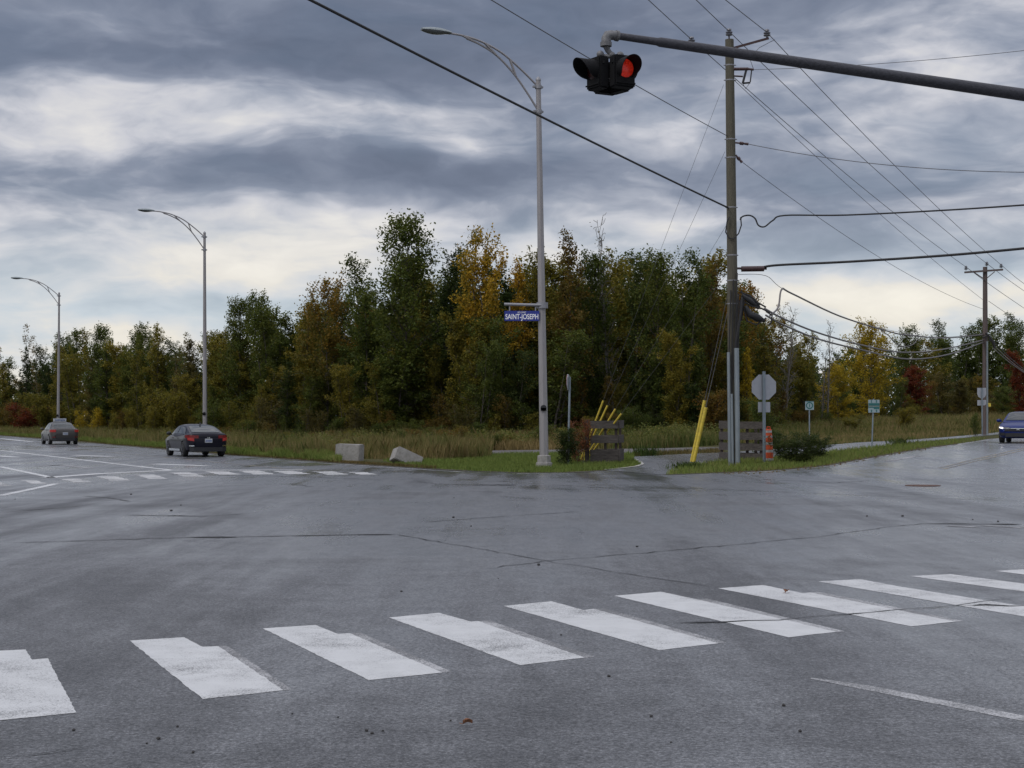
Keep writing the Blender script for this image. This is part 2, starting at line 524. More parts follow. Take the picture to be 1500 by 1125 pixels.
def asphalt_material(name, tone=1.0, wet=1.0):
    m = bpy.data.materials.new(name); m.use_nodes = True
    t = NT(m.node_tree); b = t.n['Principled BSDF']
    v = t.new('ShaderNodeTexCoord').outputs['Object']
    fine = t.noise(v, 95, 3, .7)
    vo = t.new('ShaderNodeTexVoronoi'); vo.inputs['Scale'].default_value = 70; t.l.new(v, vo.inputs['Vector'])
    mid = t.noise(v, 3.2, 6, .62)
    # wheel-worn streaks along both roads, damp patches
    s1 = t.noise(t.mapped(v, (.75, .055, 1), (0, 0, R(25.6))), 1.0, 6, .62, .3)
    s2 = t.noise(t.mapped(v, (.75, .055, 1), (0, 0, R(-27.7)), (9, 4, 0)), 1.0, 6, .62, .3)
    big = t.noise(t.mapped(v, (.10, .07, 1)), 1.0, 7, .64, .5)
    grain = t.noise(v, 38, 4, .62)
    k = t.m('ADD', t.m('MULTIPLY', s1, .36), t.m('ADD', t.m('MULTIPLY', s2, .30), t.m('MULTIPLY', big, .42)))
    c = t.ramp(k, [(.42, tuple(x * tone for x in (.064, .068, .076))), (.50, tuple(x * tone for x in (.098, .102, .111))), (.57, tuple(x * tone for x in (.124, .129, .139))), (.68, tuple(x * tone for x in (.160, .166, .177)))])
    # darker oil-stained and patched areas
    pt = t.noise(t.mapped(v, (.22, .16, 1), (0, 0, R(30)), (4, 9, 0)), 1.0, 8, .68, 1.2)
    c = t.mix(.45, c, t.ramp(pt, [(.36, (.50, .50, .51)), (.46, (.95, .95, .95)), (.66, (1.15, 1.15, 1.15))]), 'MULTIPLY')
    # aggregate
    agg = t.ramp(fine, [(.30, (.30, .30, .30)), (.5, (.95, .95, .95)), (.70, (2.1, 2.05, 2.0))])
    c = t.mix(.9, c, agg, 'MULTIPLY')
    c = t.mix(.62, c, t.ramp(grain, [(.36, (.10, .10, .10)), (.44, (.75, .75, .75)), (.52, (1.05, 1.05, 1.05)), (.66, (1.95, 1.92, 1.9))]), 'MULTIPLY')
    c = t.mix(.45, c, t.ramp(mid, [(.3, (.58, .58, .59)), (.7, (1.38, 1.37, 1.36))]), 'MULTIPLY')
    pit = t.ramp(vo.outputs['Distance'], [(.04, (.25, .25, .25)), (.22, (1, 1, 1))])
    c = t.mix(.6, c, pit, 'MULTIPLY')
    # ravelled dark pock marks
    vp = t.new('ShaderNodeTexVoronoi'); vp.inputs['Scale'].default_value = 6.5; t.l.new(t.mapped(v, (1, 1, 1), loc=(.3, .7, 0)), vp.inputs['Vector'])
    c = t.mix(.7, c, t.ramp(vp.outputs['Distance'], [(.035, (.25, .25, .25)), (.06, (1, 1, 1))]), 'MULTIPLY')
    t.l.new(c, b.inputs['Base Color'])
    sx = t.new('ShaderNodeSeparateXYZ'); t.l.new(v, sx.inputs[0])
    # the far side of the junction, and the right road above all, is still wet from the rain
    damp = t.m('ADD', t.m('MULTIPLY', t.m('SUBTRACT', sx.outputs[1], 13.0), .013), t.m('MULTIPLY', sx.outputs[0], .016), clamp=False)
    damp = t.m('MINIMUM', t.m('MAXIMUM', damp, -.25), .42)
    wetk = t.m('ADD', t.m('MULTIPLY', t.m('SUBTRACT', k, .55), 3.6), t.m('ADD', damp, t.m('MULTIPLY', t.m('SUBTRACT', pt, .5), 1.2)))
    wetm = t.m('ADD', wetk, .35, clamp=True)
    rr = t.ramp(wetm, [(.0, (.62, .62, .62)), (.3, (.50, .50, .50)), (.55, (.34, .34, .34)), (.9, (.15, .15, .15))])
    t.l.new(rr, b.inputs['Roughness'])
    b.inputs['Specular IOR Level'].default_value = .5 * wet
    # a thin film of rain water lies on the wet stretches
    t.l.new(t.m('MULTIPLY', t.m('SUBTRACT', wetm, .15, clamp=True), .9 * wet), b.inputs['Coat Weight'])
    b.inputs['Coat IOR'].default_value = 1.33
    t.l.new(t.ramp(wetm, [(.2, (.42, .42, .42)), (.6, (.30, .30, .30)), (1, (.16, .16, .16))]), b.inputs['Coat Roughness'])
    h = t.m('ADD', t.m('ADD', t.m('MULTIPLY', fine, .6), t.m('MULTIPLY', grain, .9)), t.m('MULTIPLY', vo.outputs['Distance'], .4))
    bp = t.new('ShaderNodeBump'); bp.inputs['Strength'].default_value = .75; bp.inputs['Distance'].default_value = .012
    t.l.new(t.m('MULTIPLY', t.m('SUBTRACT', 1.0, t.m('MULTIPLY', wetm, .85)), .8), bp.inputs['Strength'])
    t.l.new(h, bp.inputs['Height']); t.l.new(bp.outputs[0], b.inputs['Normal'])
    return m


def paint_marking(name, col, wear=.45):
    m = bpy.data.materials.new(name); m.use_nodes = True
    t = NT(m.node_tree); b = t.n['Principled BSDF']
    v = t.new('ShaderNodeTexCoord').outputs['Object']
    fine = t.noise(v, 85, 4, .75); mid = t.noise(v, 4.0, 6, .65)
    lo_ = t.noise(t.mapped(v, (1, 1, 1), loc=(5, 2, 0)), .9, 3, .6)
    f = t.m('ADD', t.m('MULTIPLY', fine, .80), t.m('ADD', t.m('MULTIPLY', mid, .22), t.m('MULTIPLY', t.m('SUBTRACT', lo_, .5), .42)))
    wearf = t.ramp(f, [(wear - .05, (0, 0, 0)), (wear + .05, (1, 1, 1))])
    c = t.ramp(mid, [(.3, tuple(x * .86 for x in col)), (.65, col)])
    c = t.mix(wearf, (.12, .12, .125), c)
    t.l.new(c, b.inputs['Base Color']); b.inputs['Roughness'].default_value = .55
    bp = t.new('ShaderNodeBump'); bp.inputs['Strength'].default_value = .3; bp.inputs['Distance'].default_value = .006
    t.l.new(fine, bp.inputs['Height']); t.l.new(bp.outputs[0], b.inputs['Normal'])
    return m


M['ground'] = ground_material()
M['asphalt'] = asphalt_material('wet_asphalt')
M['path'] = asphalt_material('path_asphalt', 1.40, .35)
M['gravel'] = pmat('grey_gravel', (.125, .118, .118), .98, 0, .1, var=.35, scale=18, bump=.8, bscale=30)
M['white_mark'] = paint_marking('white_road_paint', (.55, .555, .56), .422)
M['dull_mark'] = paint_marking('dulled_white_road_paint', (.50, .50, .50), .47)
M['worn_mark'] = paint_marking('worn_white_road_paint', (.44, .44, .45), .53)
M['faint_mark'] = paint_marking('faint_white_road_paint', (.26, .26, .26), .60)
M['yellow_mark'] = paint_marking('worn_yellow_road_paint', (.34, .27, .14), .56)
M['crack'] = pmat('crack_tar', (.012, .012, .013), .7)  # dark filling of tarred and ravelled cracks
M['kerb'] = pmat('pale_kerb_edge', (.34, .33, .31), .9, var=.25, scale=6)


# ------------------------------------------------------------------ draped sheets (sliced where the land's slope changes)
def sheet(name, poly, mat, lift, kind='structure'):
    bm = bmesh.new()
    vs = [bm.verts.new((p[0], p[1], 0)) for p in poly]
    bm.faces.new(vs)
    s = [p[0] * SN[0] + p[1] * SN[1] for p in poly]
    lo, hi = max(23, int(min(s))), min(145, int(max(s)) + 1)
    for i in range(lo, hi + 1):
        geom = bm.verts[:] + bm.edges[:] + bm.faces[:]
        bmesh.ops.bisect_plane(bm, geom=geom, plane_co=(SN[0] * i / (SN[0]**2 + SN[1]**2), SN[1] * i / (SN[0]**2 + SN[1]**2), 0), plane_no=(SN[0], SN[1], 0))
    bmesh.ops.triangulate(bm, faces=bm.faces[:])
    for v in bm.verts: v.co.z = gz(v.co.x, v.co.y) + lift
    for f in bm.faces:
        f.normal_update()
        if f.normal.z < 0: f.normal_flip()
    me = bpy.data.meshes.new(name); bm.to_mesh(me); bm.free()
    me.materials.append(mat)
    o = bpy.data.objects.new(name, me); COL.objects.link(o)
    tag(o, kind=kind)
    return o


def px_poly(pts): return [G(x, y) for x, y in pts]


B = 2600
sheet('ground', [(-B, -B), (B, -B), (B, B), (-B, B)], M['ground'], 0.0)
edge = px_poly([(0, 638), (170, 652), (340, 667), (490, 678), (600, 685), (690, 690.5), (770, 693), (835, 692.5), (885, 689.5)])
edge2 = px_poly([(975, 696), (1060, 692.5), (1150, 688), (1210, 682), (1255, 674), (1300, 666), (1400, 651), (1445, 643.5)])
fl = edge[0] + UL * 500
fr = edge2[-1] + UR * 400
road = [fl] + edge + edge2 + [fr, fr + Vector((16, -8, 0)), edge2[-1] + Vector((18, -9, 0)), Vector((26, 22, 0)), Vector((22, -30, 0)), Vector((-26, -30, 0)),
        Vector((-40, 30, 0)), edge[0] + Vector((-24, -12, 0)), fl + Vector((-24, -12, 0))]
sheet('road', road, M['asphalt'], 0.006)
path = px_poly([(885, 689.5), (925, 685), (940, 681), (927, 673), (930, 669), (1000, 665.5), (1060, 663), (1140, 658), (1200, 653.5), (1300, 646.5), (1430, 636.5)])
pe = path[-1] + UR * 120
pn = px_poly([(1430, 639.5), (1300, 653), (1215, 662), (1120, 671), (1060, 676), (1005, 683), (975, 696)])
sheet('cycle_path', path + [pe, pe + Vector((2, -1, 0))] + pn, M['path'], 0.012)
sheet('gravel_path', px_poly([(600, 671), (650, 667), (760, 664.5), (925, 663.5), (1060, 660), (1060, 655), (960, 657), (880, 658), (720, 660), (650, 664)]), M['gravel'], 0.009)


def strip_poly(pts, w):
    """ground polyline -> outline polygon of a line w metres wide"""
    L_, R_ = [], []
    for i, p in enumerate(pts):
        t = (pts[min(i + 1, len(pts) - 1)] - pts[max(i - 1, 0)]); t.z = 0; t.normalize()
        nrm = Vector((-t.y, t.x, 0))
        ww = w[i] if isinstance(w, (list, tuple)) else w
        L_.append(p + nrm * ww / 2); R_.append(p - nrm * ww / 2)
    return L_ + R_[::-1]


def strips(name, items, mat, lift):
    """several painted marks as one mesh of thin draped quads"""
    mb = MB()
    for it in items:
        mb_add_drape(mb, it, lift)
    o = mb.build(name, mat, fix=False)
    tag(o, kind='structure')
    return o


def mb_add_drape(mb, poly, lift):
    bm = bmesh.new()
    bm.faces.new([bm.verts.new((p[0], p[1], 0)) for p in poly])
    s = [p[0] * SN[0] + p[1] * SN[1] for p in poly]
    for i in range(max(23, int(min(s))), int(max(s)) + 2):
        q = i / (SN[0]**2 + SN[1]**2)
        bmesh.ops.bisect_plane(bm, geom=bm.verts[:] + bm.edges[:] + bm.faces[:], plane_co=(SN[0] * q, SN[1] * q, 0), plane_no=(SN[0], SN[1], 0))
    bmesh.ops.triangulate(bm, faces=bm.faces[:])
    for v in bm.verts: v.co.z = gz(v.co.x, v.co.y) + lift
    for f in bm.faces:
        f.normal_update()
        if f.normal.z < 0: f.normal_flip()
    bm.verts.index_update()
    mb.add([v.co.copy() for v in bm.verts], [tuple(v.index for v in f.verts) for f in bm.faces])
    bm.free()


def ragged(pts, amp=.0045, step=.05):
    """break a polygon's outline into short, slightly uneven edges"""
    out = []
    n = len(pts)
    for i in range(n):
        a, b = pts[i], pts[(i + 1) % n]
        L_ = (b - a).length; k = max(1, min(60, int(L_ / step)))
        nrm = Vector((-(b - a).y, (b - a).x, 0)).normalized() if L_ > 1e-6 else Vector((0, 0, 0))
        for j in range(k):
            off = 0 if j == 0 else random.uniform(-amp, amp)
            out.append(a.lerp(b, j / k) + nrm * off)
    return out


near_cross = [
    [(-70, 958), (38, 953), (47, 968), (70, 966), (112, 1046), (-30, 1060)],
    [(190, 940), (270, 935), (297, 949), (320, 948), (415, 1013), (297, 1026)],
    [(385, 922), (462, 917), (495, 930), (512, 929), (648, 987), (540, 998)],
    [(570, 906), (643, 899), (690, 912), (700, 911), (857, 965), (762, 976)],
    [(738, 889), (808, 882), (855, 895), (870, 893), (1052, 944), (965, 954)],
    [(900, 874), (968, 868), (1020, 879), (1225, 927), (1155, 935)],
    [(1052, 863), (1118, 858), (1175, 870), (1187, 869), (1400, 912), (1335, 919)],
    [(1198, 853), (1260, 849.5), (1316, 860), (1560, 899), (1500, 904.5)],
    [(1333, 845), (1392, 842), (1600, 869), (1560, 876)],
    [(1458, 837.5), (1515, 834), (1660, 850), (1610, 856)],
]
strips('near_crosswalk', [ragged(px_poly(p)) for p in near_cross], M['white_mark'], .0082)
# thin ghost edges of an older coat of paint, beside the stripes
ghost = [[(320, 948), (332, 947), (428, 1012), (415, 1013)], [(512, 929), (528, 928), (662, 985.5), (648, 987)], [(700, 911), (716, 910), (872, 963.5), (857, 965)],
         [(870, 893), (884, 892), (1064, 942.5), (1052, 944)], [(1020, 879), (1036, 878), (1238, 926), (1225, 927)], [(1187, 869), (1200, 868), (1412, 911), (1400, 912)]]
strips('old_crosswalk_paint', [ragged(px_poly(p)) for p in ghost], M['worn_mark'], .0072)
lane = [ragged(strip_poly(px_poly([(1187, 995), (1260, 1007), (1500, 1054.5), (1660, 1088)]), [.03, .13, .13, .13]))]
strips('near_lane_line', lane, M['worn_mark'], .0078)


def z1(x, y): return (x / 3.0, 620 + y / 3.0)


far = []
for x0, y0, x1, y1 in [(-70, 262, 55, 278), (95, 252, 210, 269), (262, 245, 405, 262), (425, 235, 578, 254), (588, 227, 742, 246), (742, 217, 908, 237),
                       (890, 211, 1060, 227), (1045, 210, 1215, 226), (1195, 211, 1365, 225), (1372, 213, 1530, 227), (1530, 216, 1660, 227)]:
    w = x1 - x0
    far.append(px_poly([z1(x0, y0), z1(x0 + .55 * w, y0 - 1), z1(x1, y1 - 1), z1(x0 + .42 * w, y1)]))
strips('far_crosswalk', [ragged(p, .05, .25) for p in far], M['dull_mark'], .0085)
lines = [([z1(0, 120), z1(750, 207)], .22), ([z1(205, 240), z1(420, 224), z1(745, 208), z1(1330, 206)], .45), ([z1(0, 320), z1(130, 293), z1(248, 267)], .20),
         ([z1(0, 192), z1(100, 213), z1(235, 241)], .22), ([z1(-100, 138), z1(75, 150)], .5), ([z1(325, 141), z1(490, 147)], .5), ([z1(672, 180), z1(905, 188)], .5),
         ([z1(0, 68), z1(140, 81)], .5), ([z1(80, 117), z1(230, 120)], .5)]
strips('left_road_lines', [strip_poly(px_poly(p), w) for p, w in lines], M['white_mark'], .0105)
lines = [([z1(170, 190), z1(270, 184), z1(400, 199)], .4), ([(508, 681), (600, 687), (680, 692)], .13), ([(757, 694.5), (827, 694)], .2), ([(400, 674), (508, 681)], .12),
         ([(985, 698), (1060, 694.5), (1150, 689.5), (1212, 683.5), (1260, 675), (1303, 667), (1402, 652), (1448, 644.5)], .12), ([(1300, 676), (1345, 668)], .3),
         ([(1440, 770.5), (1500, 774)], .2), ([(1390, 771), (1430, 773)], .25)]
strips('worn_road_lines', [strip_poly(px_poly(p), w) for p, w in lines], M['worn_mark'], .0105)
lines = [([(1376, 686), (1420, 675), (1460, 666), (1520, 653.5)], .12), ([(1382, 687.5), (1426, 676.5), (1466, 667.5), (1526, 655)], .12),
         ([(0, 651), (130, 660), (240, 670), (330, 679)], .12), ([(330, 679), (420, 687), (480, 690)], .12)]
strips('yellow_centre_lines', [strip_poly(px_poly(p), w) for p, w in lines], M['yellow_mark'], .0105)
strips('kerb_edge', [strip_poly(px_poly([(885, 689), (912, 686.5), (932, 684), (941, 681), (938, 677.5), (929, 673)]), .14)], M['kerb'], .03)


def crack(pts, w, jit=1.0):
    g = px_poly(pts); out = []
    for a, b in zip(g[:-1], g[1:]):
        k = max(2, int((b - a).length / .22)); k = min(k, 60)
        out += [a.lerp(b, j / k) for j in range(k)]
    out.append(g[-1])
    o2 = []
    for i, p in enumerate(out):
        o2.append(p + Vector((random.gauss(0, .022), random.gauss(0, .022), 0)) * jit)
    ws = []
    for i, p in enumerate(o2):
        t_ = o2[min(i + 1, len(o2) - 1)] - o2[max(i - 1, 0)]; t_.normalize()
        q = math.hypot(t_.y * F / p.y, t_.x * F * CAMZ / p.y**2)     # seams that lie across the view are wide ravelled joints
        ws.append(min(w * 8, max(w * .6, 1.9 / q)) * random.uniform(.4, 1.5))
    ws[0] = ws[-1] = .002
    quads = []
    for i in range(len(o2) - 1):
        quads.append(strip_poly([o2[i], o2[i + 1]], [ws[i], ws[i + 1]]))
    return quads


ck = []
for pts, w in [([(0, 797), (250, 789), (540, 784), (580, 784)], .030), ([(580, 784), (650, 796), (720, 808), (800, 823), (870, 834), (960, 848), (1045, 861)], .024),
               ([(705, 835), (800, 823), (1000, 806), (1200, 787), (1300, 773), (1350, 768), (1500, 769)], .022),
               ([(985, 915), (1140, 910), (1250, 902), (1330, 893), (1400, 889), (1440, 882), (1500, 877)], .014), ([(1400, 889), (1450, 888), (1500, 889)], .010),
               ([(0, 1116), (130, 1096), (220, 1078)], .010), ([(620, 766), (740, 757), (850, 750)], .022), ([(610, 706), (640, 709), (690, 711), (760, 711)], .10),
               ([(700, 705), (750, 706)], .07), ([(1000, 715), (1140, 721), (1280, 727), (1500, 735)], .05), ([(240, 695), (400, 698), (500, 701), (562, 704)], .08),
               ([(0, 752), (60, 747), (120, 742)], .06), ([(120, 727), (160, 730), (190, 735)], .07), ([(800, 710), (900, 716)], .05), ([(420, 709), (460, 714)], .05),
               ([(180, 755), (300, 757), (380, 752)], .03), ([(1110, 702), (1220, 708), (1280, 704)], .05), ([(900, 700), (970, 703)], .08)]:
    ck += crack(pts, w)
strips('pavement_cracks', ck, M['crack'], .0125)


# broken gravel shoulder where the asphalt meets the grass
M['shoulder'] = pmat('gravel_shoulder', (.085, .074, .062), .95, 0, .15, var=.5, scale=7, bump=.8, bscale=45, dirt=(.05, .055, .025))


def shoulder(pts, w):
    g = []
    for a_, b_ in zip(pts[:-1], pts[1:]):
        k_ = max(2, min(60, int((b_ - a_).length / .5)))
        g += [a_.lerp(b_, q / k_) for q in range(k_)]
    g.append(pts[-1])
    return strip_poly(g, [w * random.uniform(.3, 1.5) for _ in g])


strips('gravel_shoulder', [shoulder(edge, .42), shoulder(edge2[:-1], .32)], M['shoulder'], .014)


# ------------------------------------------------------------------ foliage building
def leaf_quads(cent, size, rg, flat=.5, aspect=.62):
    n = len(cent)
    nrm = rg.normal(size=(n, 3)); nrm[:, 2] = np.abs(nrm[:, 2]) + flat
    nrm /= np.linalg.norm(nrm, axis=1)[:, None]
    u = np.cross(nrm, rg.normal(size=(n, 3))); u /= np.linalg.norm(u, axis=1)[:, None] + 1e-9
    v = np.cross(nrm, u)
    s = (size * rg.uniform(.6, 1.35, n))[:, None]
    q = np.stack([cent - u * s * .5, cent + v * s * .5 * aspect - u * s * .06, cent + u * s * .5, cent - v * s * .5 * aspect - u * s * .06], 1)
    return q.reshape(-1, 3)


def skeleton(rg, H, R_, cb, shape, nb, up, wig=.25, stems=1, lean=0.0):
    """trunk and limb polylines of a tree H m tall"""
    limbs = []
    tips = []
    for si in range(stems):
        off = np.array([0, 0, 0.]) if stems == 1 else np.array([rg.normal() * .25, rg.normal() * .25, 0])
        hh = H * (1 if si == 0 else rg.uniform(.72, .97))
        k = 9
        tr = np.zeros((k, 3)); tr[:, 2] = np.linspace(0, hh * .97, k)
        spread = (0 if stems == 1 else 1) * R_ * .45
        dirx, diry = rg.normal(size=2); nn = math.hypot(dirx, diry) + 1e-6
        tr[:, 0] += np.cumsum(rg.normal(0, wig * .35, k)) * np.linspace(0, 1, k) + off[0] + spread * dirx / nn * np.linspace(0, 1, k)**1.2
        tr[:, 1] += np.cumsum(rg.normal(0, wig * .35, k)) * np.linspace(0, 1, k) + off[1] + spread * diry / nn * np.linspace(0, 1, k)**1.2
        r0 = .011 * H * (1 if stems == 1 else .75)
        limbs.append((tr, np.linspace(r0, r0 * .12, k)))
        m = max(5, int(nb / stems))
        for i in range(m):
            f = cb + (1 - cb) * ((i + rg.uniform(0, .9)) / m)
            f = min(f, .97)
            p = np.array([np.interp(f * hh, tr[:, 2], tr[:, j]) for j in range(3)])
            h = (f - cb) / (1 - cb)
            if shape == 'oval': env = math.sin(math.pi * min(.97, .20 + .62 * h))**.8
            elif shape == 'column': env = .70 * (1 - h**3) + .34
            elif shape == 'cone': env = 1.05 - h
            elif shape == 'vase': env = .45 + .55 * math.sin(math.pi * min(.95, .1 + .74 * h))
            else: env = 1.0 - .5 * h
            ln = R_ * env * rg.uniform(.65, 1.15) * (1 if stems == 1 else .75)
            a = i * 2.399 + rg.uniform(-.5, .5)
            upa = up * rg.uniform(.7, 1.25) + h * .35
            if shape == 'cone': upa = -.12 + .3 * h
            d = np.array([math.cos(a) * math.cos(upa), math.sin(a) * math.cos(upa), math.sin(upa)])
            n = 5; pts = [p]
            dd = d.copy()
            for j in range(n):
                dd = dd + rg.normal(0, .14, 3) + np.array([0, 0, .05 if shape != 'cone' else -.03]); dd /= np.linalg.norm(dd)
                pts.append(pts[-1] + dd * ln / n)
            pts = np.array(pts)
            rb = max(.010, r0 * .42 * (1 - f * .75))
            limbs.append((pts, np.linspace(rb, rb * .25, n + 1)))
            tips.append((pts, ln))
            for q in range(3):
                j = rg.integers(1, n)
                d2 = dd + rg.normal(0, .75, 3); d2 /= np.linalg.norm(d2)
                l2 = ln * rg.uniform(.25, .5)
                p2 = np.array([pts[j] + d2 * l2 * t for t in (0, .35, .7, 1)]); p2[1:] += rg.normal(0, .04, (3, 3))
                limbs.append((p2, np.linspace(rb * .4, rb * .12, 4)))
                tips.append((p2, l2))
    return limbs, tips


def limb_mesh(limbs, name, mat, nside=5, minr=0.0, floor=.006):
    mb = MB()
    for pts, rs in limbs:
        if rs[0] < minr: continue
        mb.tube([tuple(p) for p in pts], [float(max(r, floor)) for r in rs], 8 if rs[0] > .06 else nside, caps=False)
    me = bpy.data.meshes.new(name); me.from_pydata(mb.v, [], mb.f); me.materials.append(mat)
    me.polygons.foreach_set('use_smooth', [True] * len(me.polygons))
    return me


def crown_mesh(tips, n, size, spread, rg, name, holes=.18, flat=.4):
    tot = sum(l for _, l in tips)
    cs = []
    for pts, l in tips:
        if rg.random() < holes: continue
        k = max(2, int(n * l / tot))
        t = rg.uniform(.25, 1.08, k) * (len(pts) - 1)
        i = np.clip(t.astype(int), 0, len(pts) - 2); f = (t - i)[:, None]
        c = pts[i] * (1 - f) + pts[i + 1] * f
        # leaves gather in small sprays
        g = rg.normal(0, 1, (max(1, k // 11), 3)) * spread
        c = c + g[rg.integers(0, len(g), k)] * .55 + np.clip(rg.normal(0, spread * .36, (k, 3)), -spread * .6, spread * .6)
        cs.append(c)
    c = np.concatenate(cs)
    c = c[c[:, 2] > .05]
    return mesh_from_arrays(name, leaf_quads(c, size, rg, flat), 4)


SHAPES = {}


def make_shape(key, seed, H, R_, cb, shape, nb, up, n, size, spread, holes=.15, stems=1, bark='bark', wig=.25, minr=.0, flat=.4):
    rg = np.random.default_rng(seed)
    limbs, tips = skeleton(rg, H, R_, cb, shape, nb, up, wig, stems)
    tm = limb_mesh(limbs, 'trunk', M[bark], 5, minr, .013 if key == 'bare' else .006)
    cm = crown_mesh(tips, n, size, spread, rg, 'crown', holes, flat) if n else None
    if cm: cm.materials.append(LEAF['dark'])
    SHAPES[key] = (tm, cm, H, R_)


make_shape('tall_a', 11, 12, 2.7, .10, 'oval', 50, .55, 15000, .185, .36, .16)
make_shape('tall_b', 12, 12, 2.3, .08, 'oval', 46, .62, 13000, .18, .33, .20, stems=2)
make_shape('tall_c', 13, 12, 2.8, .10, 'vase', 48, .55, 14000, .185, .36, .16, stems=3)
make_shape('slim_a', 14, 11, 1.6, .08, 'column', 42, .80, 8500, .17, .30, .22)
make_shape('slim_b', 15, 11, 1.4, .12, 'column', 38, .90, 7200, .165, .28, .26)
make_shape('round_a', 16, 10, 2.9, .05, 'oval', 46, .5, 14000, .18, .36, .12)
make_shape('round_b', 17, 10, 2.5, .04, 'vase', 46, .6, 13000, .18, .34, .14, stems=2)
make_shape('round_c', 27, 10, 2.6, .05, 'oval', 46, .65, 11000, .175, .34, .24, stems=3)
make_shape('sparse', 18, 10, 1.9, .2, 'vase', 34, .8, 2300, .16, .28, .45, stems=2)
make_shape('spruce', 19, 11, 2.2, .05, 'cone', 90, .0, 13000, .16, .16, .02, flat=.8)
make_shape('bare', 20, 11, 1.9, .18, 'vase', 56, .95, 220, .13, .25, .6, stems=2, bark='pale_bark', wig=.2)
make_shape('shrub_a', 21, 3, 1.5, .04, 'oval', 34, .6, 6500, .12, .26, .10, stems=3)
make_shape('shrub_b', 22, 3, 1.3, .04, 'vase', 30, .75, 5500, .115, .26, .18, stems=4)
make_shape('shrub_c', 23, 3, 1.8, .02, 'oval', 36, .45, 7500, .12, .28, .08, stems=4)


def plant(name, key, loc, h, wscale, leaf, label, cat, group=None, rz=None, parts=True):
    tm, cm, H, R_ = SHAPES[key]
    e = empty(name, loc, random.uniform(0, 6.28) if rz is None else rz)
    k = h / H
    e.scale = (k * wscale, k * wscale, k)
    tag(e, label, cat, group)
    t = bpy.data.objects.new('trunk' if name.endswith('tree') else 'stem', tm); COL.objects.link(t); t.parent = e
    if cm:
        c = bpy.data.objects.new('crown' if name.endswith('tree') else 'foliage', cm); COL.objects.link(c); c.parent = e
        c.material_slots[0].link = 'OBJECT'; c.material_slots[0].material = LEAF[leaf]
    return e


